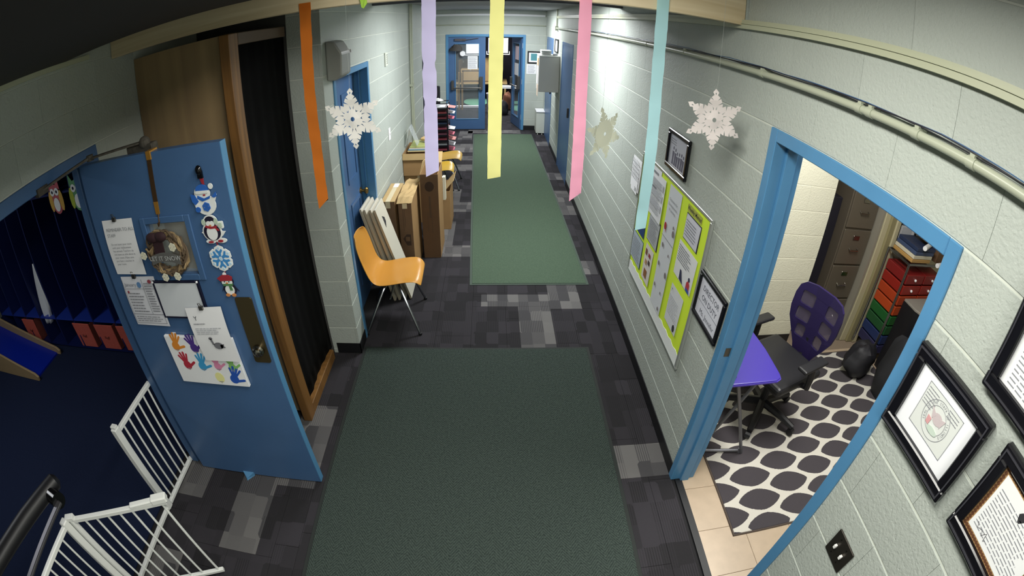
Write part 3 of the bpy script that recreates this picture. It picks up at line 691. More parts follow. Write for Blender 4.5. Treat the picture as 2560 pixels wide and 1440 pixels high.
# letter
FL = FD.sub(-1.30, 1.13, .014, .06)
t = thing('letter_page', 'white letter with Y logo clipped over the handprint canvas corner', 'paper', FL.P(0,-.15,.01))
obj('sheet', paper(FL, -.108,-.15,.108,.148, .010, .022), M_white, t, smooth=True)
obj('logo', text_geo(FL, 'Y', .034, -.055, .088, .026, 'CENTER', .004), mat('logo_grey', '#4a4a50', .7), t)
obj('print', print_lines(FL, -.08,-.0,.07,.012,1,.004,.026), M_grey, t)
obj('print', print_lines(FL, -.08,.085,.045,.010,4,.004,.028), mat('pale_print', '#b6b8be', .8), t)
gp = G(); FL.poly(gp, ell(.02,-.055,.028,.02,10), .030,.0306); FL.poly(gp, [(-.018,-.01),(-.006,-.016),(.0,-.05),(-.012,-.05)], .030,.0306); FL.poly(gp, ell(-.012,-.012,.012,.008,8), .030,.0306); FL.poly(gp, [(.03,-.05),(.055,-.045),(.05,-.058),(.058,-.066),(.03,-.07)], .030,.0306)
obj('drawing', gp, mat('pencil_grey', '#6d6e74', .8), t)
clip(FL, -.005, .150, t, .010)
# wreath on its strap
M_gold = mat('gold_strap', '#b8863a', .35, .5); M_brown = mat('tarnished_strap', '#4d3822', .5, .4)
t = thing('wreath_hanger', 'long gold and brown strap hooked over the blue door holding the wreath', 'hanger', FD.P(-1.40,1.72,.004))
obj('strap', FD.poly(G(), [(-1.409,1.99),(-1.385,1.99),(-1.402,1.79),(-1.427,1.79)], .002,.005), M_brown, t)
obj('top_hook', FD.box(G(), -1.411,-1.383,1.975,2.012, -.05,.006), M_gold, t, bevel=.001)
obj('bottom_tip', FD.poly(G(), [(-1.427,1.79),(-1.402,1.79),(-1.407,1.735),(-1.417,1.728),(-1.429,1.735)], .002,.006), M_gold, t)
obj('hook', G().tube([FD.P(-1.417,1.735,.004), FD.P(-1.416,1.70,.012), FD.P(-1.41,1.69,.03), FD.P(-1.405,1.705,.035)], .004, 6), M_brown, t, smooth=True)
t = thing('twig_wreath', 'brown twig wreath with let-it-snow banner over the door window', 'wreath', FD.P(-1.408,1.445,.03))
rr = random.Random(11); WC = (-1.408, 1.560)
M_twig = mat('twig', '#5a4a38', .85, noise=.3, nscale=50); M_twig2 = mat('twig_light', '#8a7554', .8, noise=.3, nscale=50)
for k in range(12):
    pts = []; a0 = rr.uniform(0, 2*PI); ln = rr.uniform(3.4, 6.0); n = 28
    for i in range(n):
        a = a0+ln*i/(n-1); r = .098+.016*math.sin(a*3+k)+rr.uniform(-.006,.006); pts.append(FD.P(WC[0]+r*math.cos(a), WC[1]+r*.98*math.sin(a), .030+.014*math.sin(a*5+k*2)+rr.uniform(-.004,.004)))
    obj('twig', G().tube(pts, .0052, 5), M_twig if k % 3 else M_twig2, t, smooth=True)
M_bow = mat('maroon_bow', '#2b1218', .8)
gp = G().sphere(FD.P(WC[0]-.045,WC[1]+.085,.05), .03, 10, 6, (1.3,.5,.8)).sphere(FD.P(WC[0]+.005,WC[1]+.088,.05), .03, 10, 6, (1.2,.5,.8)); FD.poly(gp, [(WC[0]-.045,WC[1]+.09),(WC[0]+.01,WC[1]+.09),(WC[0]+.005,WC[1]+.0),(WC[0]-.055,WC[1]+.0)], .046,.052)
obj('bow', gp, M_bow, t, smooth=True)
gp = G(); arc = [(WC[0]-.085+.17*i/10, WC[1]-.045+.018*math.sin(PI*i/10)) for i in range(11)]
FD.poly(gp, arc + [(x, y+.042) for x, y in arc[::-1]], .052,.056); obj('banner', gp, mat('banner_grey', '#5a5a58', .7), t)
obj('lettering', text_geo(FD, 'LET IT SNOW', .031, WC[0]+.002, WC[1]-.022, .0575), mat('banner_letters', '#b9bcbc', .7), t)
def small_flake(fr, u, v, r, w):
    g = G()
    for k in range(6):
        f = fr.sub(u, v, 0, k*PI/3+.2); f.poly(g, [(-r*.16,0),(r*.16,0),(r*.16,r*.45),(r*.42,r*.75),(0,r),(-r*.42,r*.75),(-r*.16,r*.45)], w+k*.0002, w+.003+k*.0002)
    return g
for du, dv in ((-.125,.005),(.066,.04),(-.03,-.105),(.045,-.10)): obj('snowflake', small_flake(FD, WC[0]+du, WC[1]+dv, .021, .056), mat('cream_wood', '#d8d6c0', .6), t)
# ornament chain
t = thing('ornament_chain', 'hanging chain of snowman, two penguins and a snowflake on the blue door', 'decoration', FD.P(-1.13,1.33,.01))
M_ow = mat('orn_white', '#e6eae8', .55); M_ob = mat('orn_blue', '#2b63b8', .5); M_or = mat('orn_red', '#9c2a35', .5); M_on = mat('orn_navy', '#17162c', .5); M_og = mat('orn_green', '#4c7a4a', .6); M_oc = mat('orn_pale_green', '#b7c8b4', .6); M_oo = mat('orn_orange', '#c9854c', .6)
gp = G().sphere(FD.P(-1.138,1.905,.012), .016, 10, 6, (1,.7,1.3)); FD.box(gp, -1.15,-1.126,1.87,1.90,.002,.012); hk = obj('black_hook', gp, mat('black_gloss', '#0c0c0e', .15), t, smooth=True)
gp = G(); FD.poly(gp, [(-1.150,1.885),(-1.126,1.885),(-1.128,1.835),(-1.135,1.835)], .004,.007); FD.box(gp, -1.137,-1.131,1.34,1.84,.003,.0045); obj('ribbon', gp, M_or, t)
F1 = FD.sub(-1.140,1.780)
def plaque(fr, polys, m, w0, w1, nm, par):
    first = None
    for k, p in enumerate(polys):
        o = obj(nm, fr.poly(G(), p, w0+k*.00012, w1+k*.00012), m, par); first = first or o
    return first
sm = plaque(F1, [ell(.0,-.022,.052,.044), ell(-.006,.028,.040,.030), [(-.062,.004),(-.03,-.02),(-.03,.02)], [(.03,.01),(.066,.02),(.05,-.01)], [(-.05,-.04),(-.058,-.012),(-.03,-.02)]], M_ow, .006,.010, 'snowman', t)
plaque(F1, [ell(-.002,.040,.034,.026,10,0,PI), [(-.066,.028),(-.044,.022),(-.03,-.006),(-.05,-.020),(-.064,-.004)], [(-.034,.008),(-.01,-.006),(.028,.004),(.034,.016),(.0,.006),(-.03,.020)], [(.040,.012),(.064,.030),(.066,.012),(.052,.006)], ell(-.042,-.040,.014,.012,10)], M_ob, .010,.0125, 'scarf_and_hat', sm)
plaque(F1, [ell(.046,.056,.012,.012,12), rrect(-.036,.028,.028,.040,.005)], M_ow, .012,.015, 'pompom', sm)
obj('belly_flake', small_flake(F1, .004,-.030,.021,.0105), M_ob, sm)
plaque(F1, [ell(.004,.020,.007,.0035,8)], M_or, .0105,.012, 'nose', sm)
F2 = FD.sub(-1.133,1.650)
pn = plaque(F2, [ell(-.006,-.012,.050,.044), ell(-.004,.034,.036,.030), [(-.062,-.012),(-.04,-.03),(-.03,.01)], [(.036,-.01),(.062,-.012),(.04,-.034)], ell(-.024,-.054,.026,.010), ell(.030,-.052,.028,.011), rrect(.030,.002,.058,.034,.006)], M_ow, .006,.010, 'penguin', t)
plaque(F2, [ell(-.006,-.012,.043,.038), ell(-.006,.034,.028,.024)], M_on, .010,.012, 'coat', pn)
plaque(F2, [ell(-.006,-.016,.027,.032), ell(-.014,.026,.013,.012), ell(.004,.026,.013,.012)], M_ow, .012,.0135, 'belly', pn)
plaque(F2, [[(-.034,.012),(-.010,.004),(.022,.006),(.030,.018),(.0,.014),(-.030,.020)], [(.014,.010),(.030,.004),(.034,-.006),(.022,-.004)], ell(-.022,-.055,.014,.005), ell(.028,-.052,.014,.006)], M_or, .0135,.015, 'scarf', pn)
plaque(F2, [ell(-.038,.034,.010,.014,10), ell(.026,.036,.010,.014,10), rrect(.036,.008,.052,.028,.004)], M_oc, .012,.015, 'earmuffs', pn)
plaque(F2, [ell(-.006,.019,.006,.004,8)], M_oo, .0135,.015, 'beak', pn)
F3 = FD.sub(-1.131,1.515)
gp = G(); gb = G(); gl = G()
for k in range(6):
    f = F3.sub(0,0,0,k*PI/3); f.poly(gp, [(-.016,0),(.016,0),(.014,.022),(.026,.036),(.022,.052),(0,.062),(-.022,.052),(-.026,.036),(-.014,.022)], .006+k*.0001,.0095+k*.0001)
    f.poly(gb, [(-.006,.010),(.006,.010),(.007,.024),(.018,.038),(.013,.046),(0,.034),(-.013,.046),(-.018,.038),(-.007,.024)], .010,.0115)
    f.poly(gl, ell(0,.049,.006,.006,8), .010,.0118)
fl = obj('snowflake', gp, M_ow, t); obj('pattern', gb, mat('orn_sky', '#3c86c4', .5), fl); F3.poly(gl, ell(0,0,.007,.007,10), .0116,.013); obj('dots', gl, mat('orn_pale', '#b6d6ea', .5), fl, kind='stuff')
F4 = FD.sub(-1.130,1.388)
p2 = plaque(F4, [ell(.0,-.024,.034,.030), ell(-.004,.016,.034,.024), [(-.046,-.036),(-.02,-.01),(-.02,.006)], [(.046,-.034),(.02,-.01),(.02,.008)]], M_on, .006,.010, 'penguin', t)
plaque(F4, [ell(.0,-.026,.024,.024), ell(-.004,.012,.028,.018), ell(-.006,.052,.010,.010,10)], M_ow, .010,.012, 'belly', p2)
plaque(F4, [[(-.050,.034),(-.036,.020),(.026,.022),(.032,.040),(.014,.050),(-.02,.050)]], M_or, .012,.0145, 'hat', p2)
plaque(F4, [[(-.026,-.004),(.024,-.002),(.026,.006),(-.026,.006)], [(.002,-.002),(.014,-.002),(.018,-.026),(.004,-.026)]], M_og, .012,.0145, 'scarf', p2)
plaque(F4, [ell(-.016,-.050,.012,.008,10), ell(.016,-.050,.012,.008,10), ell(-.004,.010,.006,.004,8)], M_oo, .012,.0145, 'feet', p2)
plaque(F4, [ell(-.016,.016,.003,.003,8), ell(.008,.016,.003,.003,8)], M_on, .012,.0135, 'eyes', p2)

# ================================================================== safety gate
M_gate = mat('gate_white', '#eef0ec', .35)
gx = -2.01
t = thing('safety_gate', 'white metal safety gate in the classroom doorway, its leaf swung into the hall', 'gate', (gx, .75, 0))
obj('bottom_rail', G().box(gx-.014, gx+.014, -.14, 1.65, .008, .032), M_gate, t, bevel=.003)
obj('top_rail', G().box(gx-.014, gx+.014, 1.25, 1.65, .676, .704), M_gate, t, bevel=.004)
for z in (.02, .69): obj('wall_bolt', G().cyl((gx,1.64,z), (gx,1.655,z), .012, 10), mat('bolt_steel', '#8a8780', .4, .6), t)
obj('post', G().box(gx-.022, gx+.022, 1.213, 1.258, .01, .725), M_gate, t, bevel=.005)
for i in range(6): y = 1.305+i*.062; obj('bar', G().cyl((gx,y,.03), (gx,y,.68), .0065, 8), M_gate, t, smooth=True)
obj('post', G().box(gx-.022, gx+.022, .56, .604, .01, .735), M_gate, t, bevel=.005)
obj('top_rail', G().box(gx-.014, gx+.014, -.14, .565, .690, .718), M_gate, t, bevel=.004)
for i in range(10): y = .50-i*.062; obj('bar', G().cyl((gx,y,.03), (gx,y,.69), .0065, 8), M_gate, t, smooth=True)
A = Vector((gx+.02,.615,0)); B = Vector((-1.445,.893,0)); D = (B-A).normalized()
lf = obj('gate_leaf', G().beam(A+Vector((0,0,.708)), B+Vector((0,0,.708)), .026, .026).beam(A+Vector((0,0,.05)), B+Vector((0,0,.05)), .024, .024).beam(A+D*.012+Vector((0,0,.05)), A+D*.012+Vector((0,0,.72)), .03, .03, (1,0,0)).cyl(B-D*.03+Vector((0,0,.05)), B-D*.03+Vector((0,0,.71)), .0075, 8), M_gate, t, bevel=.003)
for i in range(6): p = A+D*(.095+i*.077); obj('bar', G().cyl((p.x,p.y,.05), (p.x,p.y,.70), .0065, 8), M_gate, lf, smooth=True)
obj('handle', G().beam(B-D*.20+Vector((0,0,.728)), B-D*.06+Vector((0,0,.732)), .032, .022).beam(B-D*.07+Vector((0,0,.734)), B+D*.015+Vector((0,0,.734)), .044, .036), M_gate, lf, bevel=.006)
obj('hinge_cap', G().beam(A-D*.02+Vector((0,0,.728)), A+D*.04+Vector((0,0,.728)), .036, .026), M_gate, lf, bevel=.004)
obj('latch_keeper', G().box(gx-.02, gx+.022, 1.222, 1.252, .725, .742), M_gate, t, bevel=.003)
t = thing('padded_handle', 'black padded bar with grey metal arm in the lower left corner', 'handle', (-1.95,.35,.0))
obj('padded_bar', G().tube([(-1.860,.672,1.0),(-1.862,.655,1.0),(-1.93,.42,1.0),(-2.03,.06,.99),(-2.05,-.02,.97)], [.022,.040,.043,.043,.040], 14), mat('black_foam', '#17171a', .45), t, smooth=True)
obj('metal_arm', G().beam((-1.778,.575,.985), (-1.825,.10,.93), .034, .018, (0,0,1)), mat('grey_arm', '#5e5d62', .35, .7), t, bevel=.006, seg=2)
obj('pivot', G().cyl((-1.845,.585,.985), (-1.785,.575,.985), .040, 16), mat('black_gloss', '#0c0c0e', .15), t, smooth=True)
obj('stand', G().tube([(-1.825,.10,.93),(-1.86,-.1,.5),(-1.86,-.15,0.0)], .016, 8).tube([(-2.05,-.02,.97),(-2.03,-.15,.0)], .016, 8), mat('grey_arm', '#5e5d62', .35, .7), t, smooth=True)

# ================================================================== classroom
M_cub = mat('cubby_navy', '#141f50', .38); M_cub_lit = mat('cubby_navy_lit', '#223a96', .4)
t = thing('cubby_unit', 'tall navy blue wall of coat cubbies in the dark classroom', 'cubbies', (-3.9,2.85,0))
cx0, cx1 = -5.68, -2.32; cs = .335
obj('back', G().box(cx0, cx1, 3.03, 3.05, 0, 1.92), M_cub, t)
for i in range(11): x = -3.331-.335*7 + i*cs; obj('divider', G().box(x-.009, x+.009, 2.66, 3.03, 0.03, 1.9), M_cub, t)
for z in (.03, .352, 1.60, 1.9): obj('shelf', G().box(cx0, cx1, 2.662, 3.03, z-.009, z+.009), M_cub_lit if z == .352 else M_cub, t)  # bin shelf in brighter blue: light on its top painted in
for i in range(10):
    x = -3.331-.335*7 + (i+.5)*cs
    obj('coat_hook', G().tube([(x,3.03,.98),(x,2.99,.975),(x,2.985,.995)], .006, 6), mat('hook_navy', '#2c3358', .4, .5), t)
M_bin = mat('coral_fabric', '#c05a4c', .85, noise=.06, nscale=30, bump=.3, bscale=300); M_bini = mat('bin_inside', '#6d332c', .9)
for k, (a, b, lb) in enumerate(((-4.055,-3.775,'coral fabric bin right of the empty slot'), (-3.69,-3.41,'coral fabric bin, second from the blue door'), (-3.352,-3.06,'coral fabric bin partly hidden by the blue door'), (-5.15,-4.87,'coral fabric bin behind the wooden slide'))):
    t = thing('storage_bin', lb, 'bin', ((a+b)/2, 2.8, .04), 0, 'coral bins in the cubby row')
    z1 = .315
    obj('front', G().add([(a+.01,2.665,.042),(b-.01,2.665,.042),(b,2.655,z1),(a,2.655,z1),(a+.01,2.675,.042),(b-.01,2.675,.042),(b,2.667,z1),(a,2.667,z1)], [(0,1,2,3),(7,6,5,4),(0,4,5,1),(1,5,6,2),(2,6,7,3),(3,7,4,0)]), M_bin, t, bevel=.003)
    obj('sides', G().box(a+.004, a+.012, 2.675, 2.97, .042, z1-.01).box(b-.012, b-.004, 2.675, 2.97, .042, z1-.01).box(a+.004, b-.004, 2.965, 2.975, .042, z1-.01).box(a+.01, b-.01, 2.675, 2.97, .042, .05), M_bini, t)
    obj('pull', G().tube([((a+b)/2-.03,2.66,.185),((a+b)/2-.015,2.647,.178),((a+b)/2+.015,2.647,.178),((a+b)/2+.03,2.66,.185)], .006, 6), M_bini, t, smooth=True)
# hanging white cloth
g = G(); vs_ = []
for i in range(11):
    s = i/10
    for j in range(15):
        q = j/14; wd = .015+.15*(q**.9 if q < .7 else .725*(1-(q-.7)*1.6)); vs_.append((-4.46-.10*q+wd*(s-.5)*2, 2.72-.02*q+.022*math.sin(s*11+q*2)*(.3+q), .94-.68*q+.05*abs(s-.5)*q))
g.add(vs_, [(i*15+j, (i+1)*15+j, (i+1)*15+j+1, i*15+j+1) for i in range(10) for j in range(14)])
t = tag(obj('hanging_shirt', g, mat('white_cloth', '#d5dade', .85), smooth=True, solid=.004), 'white garment hanging in a dark blue cubby', 'garment')
# owls
for lb, x, c1, c2 in (('pink paper owl tag stuck at the top of the cubbies', -3.56, '#b45a62', '#c8a04a'), ('green paper owl tag stuck at the top of the cubbies', -3.235, '#5f9a6a', '#a8b83e')):
    f = Fr((x,2.655,1.585), (1.55,0,0), (0,0,1.55), (0,-1,0)); t = thing('owl_tag', lb, 'decoration', (x,2.65,1.50), 0, 'paper owls on the cubbies')
    plaque(f, [ell(0,-.02,.055,.085,16), [(-.055,.03),(-.05,.10),(-.015,.055)], [(.055,.03),(.05,.10),(.015,.055)]], mat('owl_'+c1, c1, .7), .002,.005, 'body', t)
    plaque(f, [ell(-.052,-.03,.02,.06,10), ell(.052,-.03,.02,.06,10)], mat('owl_'+c2, c2, .7), .005,.007, 'wings', t)
    plaque(f, [ell(-.022,.022,.022,.022,12), ell(.022,.022,.022,.022,12), ell(0,-.05,.03,.04,12)], M_ow, .007,.009, 'face', t)
    plaque(f, [ell(-.022,.022,.009,.009,8), ell(.022,.022,.009,.009,8)], M_on, .009,.010, 'eyes', t)
# slide
M_sl = mat('slide_wood', '#a08a66', .5, noise=.06); M_slb = mat('slide_blue', '#0c2596', .3)
t = thing('toy_slide', 'low toddler slide with blue bed and wooden sides in the classroom', 'slide', (-4.9,2.33,0))
for y in (2.11, 2.535):
    fs = Fr((0,y,0), (1,0,0), (0,0,1), (0,-1,0)); g = fs.poly(G(), [(-4.385,.0),(-4.37,.05),(-4.42,.085),(-6.0,.46 if y < 2.3 else .50),(-6.0,0)], -.024, 0); obj('side_panel', g, M_sl, t, bevel=.005)
fs = Fr((0,2.13,0), (1,0,0), (0,0,1), (0,-1,0)); obj('slide_bed', fs.poly(G(), [(-4.44,.02),(-6.0,.37),(-6.0,.34),(-4.44,0)], -.41, 0), M_slb, t)
# ================================================================== streamers and paper snowflakes
def streamer(nm, label, c, xt, xb, zt, zb, wd, y=1.972, seed=1, yb=None, cut=.03, folds=()):
    r = random.Random(seed); g = G(); n = 46; vs_ = []; yb = y if yb is None else yb
    for i in range(n+1):
        s = i/n; z = zt+(zb-zt)*s; x = xt+(xb-xt)*s; yy = y+(yb-y)*s + .006*math.sin(s*9+seed) + r.uniform(-.0012,.0012)
        k = 1 + .012*math.sin(s*13+seed)
        for f in folds: k *= 1-.25*math.exp(-((s-f)/.02)**2)
        for j in range(4):
            q = j/3; vs_.append((x+(q-.5)*wd*k+r.uniform(-.0006,.0006), yy+.0012*math.sin(q*PI+seed)+.004*math.sin(s*40+seed)*(q-.5), z+(cut*(q-.5) if i == n else 0)))
    g.add(vs_, [(i*4+j, i*4+j+1, (i+1)*4+j+1, (i+1)*4+j) for i in range(n) for j in range(3)])
    o = obj(nm, g, paper_mat('crepe_'+nm+c, c, .85, .4), smooth=True)
    return tag(o, label, 'streamer', 'crepe paper streamers taped to the beam')
streamer('paper_streamer', 'orange crepe streamer hanging from the left of the beam', '#d4762c', -.768, -.763, 2.486, 1.585, .052, 1.970, 1, cut=.05)
streamer('paper_streamer', 'lavender crepe streamer hanging from the beam', '#d4cdf4', -.253, -.252, 2.52, 1.712, .057, 1.970, 2, folds=(.42,.62))
streamer('paper_streamer', 'yellow crepe streamer hanging in the middle of the beam', '#f9f6a2', .014, .010, 2.52, 1.69, .056, 1.970, 3, cut=.012)
streamer('paper_streamer', 'pink crepe streamer hanging from the beam', '#fdb0cb', .357, .366, 2.52, 1.605, .051, 1.970, 4, cut=.04)
streamer('paper_streamer', 'pale aqua crepe streamer hanging in front of the right wall', '#c0eef5', .676, .690, 2.54, 1.455, .054, 1.970, 5, cut=.01)
tag(obj('paper_streamer', G().add([(-.535,1.97,2.50),(-.505,1.97,2.50),(-.498,1.966,2.452),(-.512,1.962,2.430),(-.522,1.966,2.436)], [(0,1,2,3,4)]), mat('crepe_lime', '#a6d34a', .8), solid=.0008), 'short scrap of lime green crepe paper on the beam', 'streamer', 'crepe paper streamers taped to the beam')

ARM = [(.42,.2425),(.535,.238),(.475,.085),(.575,.215),(.69,.168),(.63,.06),(.725,.145),(.80,.055),(.88,.098)]
def flake_outline(R):
    pts = []
    for k in range(6):
        a = k*PI/3; ax, ay = (math.sin(a), math.cos(a)); bx, by = (math.cos(a), -math.sin(a))
        for (p, q) in ARM: pts.append((p, -q, ax, ay, bx, by))
        pts.append((1.0, 0, ax, ay, bx, by))
        for (p, q) in ARM[:0:-1]: pts.append((p, q, ax, ay, bx, by))
    return [((p*ax+q*bx)*R, (p*ay+q*by)*R) for p, q, ax, ay, bx, by in pts]
def flake_holes(R):
    hs = [ell(0,0,.065*R,.075*R,10)]
    for k in range(6):
        for off, poly in ((0, [(.80,0),(.84,.022),(.88,0),(.84,-.022)]), (PI/6, [(.24,0),(.31,.05),(.285,0),(.31,-.05)]), (0, [(.30,.05),(.44,.075),(.34,.03)]), (0, [(.30,-.05),(.34,-.03),(.44,-.075)])):
            a = k*PI/3+off; ax, ay, bx, by = math.sin(a), math.cos(a), math.cos(a), -math.sin(a)
            hs.append([((p*ax+q*bx)*R, (p*ay+q*by)*R) for p, q in poly])
    return hs
def snowflake(label, c, ctr, R, yawz, tilt, col, holes=True):
    M = Matrix.Rotation(yawz, 3, 'Z'); r = M @ Vector((1,0,0)); nn = M @ Vector((0,-1,0)); up = Vector((0,0,1))
    r2 = r*math.cos(tilt) + up*math.sin(tilt); u2 = -r*math.sin(tilt) + up*math.cos(tilt)
    f = Fr(ctr, r2, u2, nn); t = thing('paper_snowflake', label, 'snowflake', tuple(f.P(0,-R)), 0, 'folded paper snowflakes hanging in the hall')
    _v, _q = flat_holes(flake_outline(R), flake_holes(R) if holes else [ell(0,0,.07*R,.07*R,8)])
    obj('paper', G().add([f.P(x, y, .004*math.cos(9*math.hypot(x,y)/R)) for x, y in _v], _q), paper_mat('snow_paper_'+c, col, .8, .65 if c == 'c' else .45), t)
    top = f.P(0, R*.97); zc_ = 2.60 if ctr[1] > 2.05 else 2.719
    obj('string', G().tube([top, top+Vector((.002,0,.03)), Vector((top.x,top.y,zc_))], .0005, 4), mat('string', '#9a9e9a', .7), t)
    return t
snowflake('white cut-paper snowflake hanging before the blue door on the left', 'a', (-.571,1.925,1.975), .132, .05, .04, '#fbf8f2')
snowflake('cut-paper snowflake hanging near the right wall, overexposure tint in its colour', 'b', (.885,1.80,2.035), .130, -.22, .06, '#f6ebe8')  # pink tint imitates overexposure, put into the white paper's colour
snowflake('pale yellow cut-paper snowflake turned edgewise in the right of the hall', 'c', (.575,2.40,1.80), .148, .70, .25, '#f6f6dc', False)

# ================================================================== right wall: pictures, board, sign, switch
def picture_frame(name, label, y0, y1, z0, z1, bar, dep, mcol, group=None, cat='picture frame', mat_w=0):
    """a framed sheet on the right wall; returns the frame's face (u from its left edge)"""
    f = FRW.sub(-y1, z0); wd, hg = y1-y0, z1-z0
    t = thing(name, label, cat, f.P(wd/2, 0, 0), 0, group)
    for (a, b, c, d) in ((0,wd,0,bar),(0,wd,hg-bar,hg),(0,bar,bar,hg-bar),(wd-bar,wd,bar,hg-bar)):
        o = obj('frame_rail', f.box(G(), a, b, c, d, .002, dep), mcol, t, bevel=min(.004, bar*.3))
    obj('backing', f.box(G(), bar*.8, wd-bar*.8, bar*.8, hg-bar*.8, .001, dep*.45), M_white, t)
    return t, f, wd, hg, dep*.45+.0006
M_fblack = mat('frame_black', '#0e0e13', .22)
t, f, wd, hg, w_ = picture_frame('picture_frame', 'small black frame with a group photo above the lime bulletin board', 2.413, 2.75, 1.552, 1.79, .026, .022, M_fblack)
obj('photo', f.box(G(), .03, wd-.03, .03, hg-.03, w_-.001, w_), mat('photo_bg', '#b9bcc8', .3), t)
gp = G()
for i, (x, h) in enumerate(((.10,.125),(.135,.12),(.165,.105),(.20,.11),(.235,.115),(.265,.11))):
    f.poly(gp, [(x-.013,.035),(x+.013,.035),(x+.011,h*.55),(x+.015,h*.92),(x-.015,h*.92),(x-.011,h*.55)], w_, w_+.0006); f.poly(gp, ell(x,h+.009,.009,.011,8), w_, w_+.0006)
obj('people_print', gp, mat('people_print', '#5a5868', .7), t, kind='stuff')
obj('caption', print_lines(f, .045,.14,hg-.05,.014,3,.006,w_+.0006), M_grey, t, kind='stuff')
# certificates by the office door
def cert(name, label, y0, y1, z0, z1, kind):
    t, f, wd, hg, w_ = picture_frame(name, label, y0, y1, z0, z1, .038, .030, M_fblack, 'black certificate frames by the office door')
    gp = G()
    for (a, b, c, d) in ((.012,wd-.012,.010,.014),(.012,wd-.012,hg-.014,hg-.010),(.008,.012,.010,hg-.01),(wd-.012,wd-.008,.01,hg-.01)): f.box(gp, a, b, c, d, .030, .034)
    obj('moulding', gp, mat('frame_edge', '#3a3a40', .2), t)
    return t, f, wd, hg, w_
t, f, wd, hg, w_ = cert('certificate_frame', 'black frame with white-matted state seal certificate by the office door', .312, .634, 1.55, 1.814, 0)
obj('mat_board', f.box(G(), .038, wd-.038, .038, hg-.038, w_-.001, w_), mat('mat_board', '#eceef2', .7), t)
F_ = f.sub(.082,.070); ow, oh = wd-.164, hg-.135
obj('certificate', F_.box(G(), 0, ow, 0, oh, w_, w_+.0008), mat('cert_paper', '#d6dad6', .7), t)
gp = G()
for q in ((0,ow,oh-.0015,oh),(0,ow,0,.0015),(0,.0015,0,oh),(ow-.0015,ow,0,oh)): F_.box(gp, *q, w_+.0008, w_+.0016)
obj('bevel_line', gp, M_grey, t)
obj('print', print_lines(F_, .006,.055,oh-.012,.009,6,.0025,w_+.0016), M_grey, t, kind='stuff')
obj('print', print_lines(F_, .10,ow-.008,oh-.010,.009,3,.0025,w_+.0016), M_grey, t, kind='stuff')
sc = (ow*.50, oh*.50); R_ = .054
gp = G()
for k in range(40):
    a0, a1 = 2*PI*k/40, 2*PI*(k+1)/40
    for r0, r1 in ((R_,R_-.0012),(R_*.72,R_*.72-.001)): F_.poly(gp, [(sc[0]+r*math.cos(a), sc[1]+r*math.sin(a)) for r, a in ((r0,a0),(r0,a1),(r1,a1),(r1,a0))], w_+.0016, w_+.002)
obj('seal_rings', gp, M_grey, t, kind='stuff')
s_ = 'SEAL OF THE STATE OF ILLINOIS'; gp = G()
for k, ch in enumerate(s_):
    if ch == ' ': continue
    a = PI*1.18 - (PI*1.36)*k/(len(s_)-1); fx = F_.sub(sc[0]+R_*.78*math.cos(a), sc[1]+R_*.78*math.sin(a), 0, a-PI/2); q = text_geo(fx, ch, .010, 0, 0, w_+.0018); gp.add(q.v, q.f)
obj('seal_lettering', gp, M_grey, t, kind='stuff')
for k, q in enumerate((ell(sc[0]+.004,sc[1]+.006,.020,.016,14), [(sc[0]-.03,sc[1]+.024),(sc[0]-.006,sc[1]+.012),(sc[0]-.016,sc[1]-.004)], [(sc[0]+.032,sc[1]+.022),(sc[0]+.012,sc[1]+.014),(sc[0]+.022,sc[1]-.008)])):
    obj('seal_eagle', F_.poly(G(), q, w_+.0016, w_+.002+k*.0003), mat('seal_brown', '#c2b6b8', .8), t)
gp = G(); F_.poly(gp, [(sc[0]-.030,sc[1]-.004),(sc[0]-.014,sc[1]-.006),(sc[0]-.016,sc[1]-.026),(sc[0]-.028,sc[1]-.024)], w_+.0016, w_+.0030); obj('seal_shield', gp, mat('seal_red', '#cf9a9c', .8), t)
gp = G(); F_.poly(gp, ell(sc[0]+.006,sc[1]-.028,.022,.009,10), w_+.0016, w_+.0034); obj('seal_ground', gp, mat('seal_green', '#c0cfc2', .8), t)
t, f, wd, hg, w_ = cert('certificate_frame', 'black framed certificate at the right edge, upper of the three', .075, .412, 1.86, 2.125, 1)
obj('sheet', f.box(G(), .04, wd-.04, .04, hg-.04, w_-.001, w_), mat('cert_paper2', '#e4e6e6', .7), t)
obj('print', print_lines(f, .06,wd-.06,hg-.06,.011,15,.003,w_+.0006), M_grey, t, kind='stuff')
t, f, wd, hg, w_ = cert('certificate_frame', 'black framed certificate with ornate brown border in the lower right corner', -.085, .252, 1.555, 1.825, 2)
obj('border', f.box(G(), .038, wd-.038, .038, hg-.038, w_-.001, w_), mat('border_tan', '#a98658', .7), t)
gp = G(); n_ = 26
for i in range(n_):
    for (x, y) in ((.044+(wd-.088)*i/(n_-1), .045), (.044+(wd-.088)*i/(n_-1), hg-.045)): f.poly(gp, ell(x,y,.0055,.0055,8), w_, w_+.0006)
for i in range(1, 17):
    for (x, y) in ((.045, .045+(hg-.09)*i/17), (wd-.045, .045+(hg-.09)*i/17)): f.poly(gp, ell(x,y,.0055,.0055,8), w_, w_+.0006)
obj('border_scrolls', gp, mat('border_brown', '#5e3a22', .7), t, kind='stuff')
obj('sheet', f.box(G(), .053, wd-.053, .053, hg-.053, w_, w_+.0012), mat('cert_paper2', '#e4e6e6', .7), t)
obj('print', print_lines(f, .065,wd-.07,hg-.085,.0095,13,.0025,w_+.002), M_grey, t, kind='stuff')
gp = G(); f.poly(gp, [(.150,hg-.078),(.158,hg-.068),(.172,hg-.068),(.178,hg-.078),(.166,hg-.094),(.160,hg-.094)][::-1], w_+.0012, w_+.002); obj('crest', gp, M_ink, t)
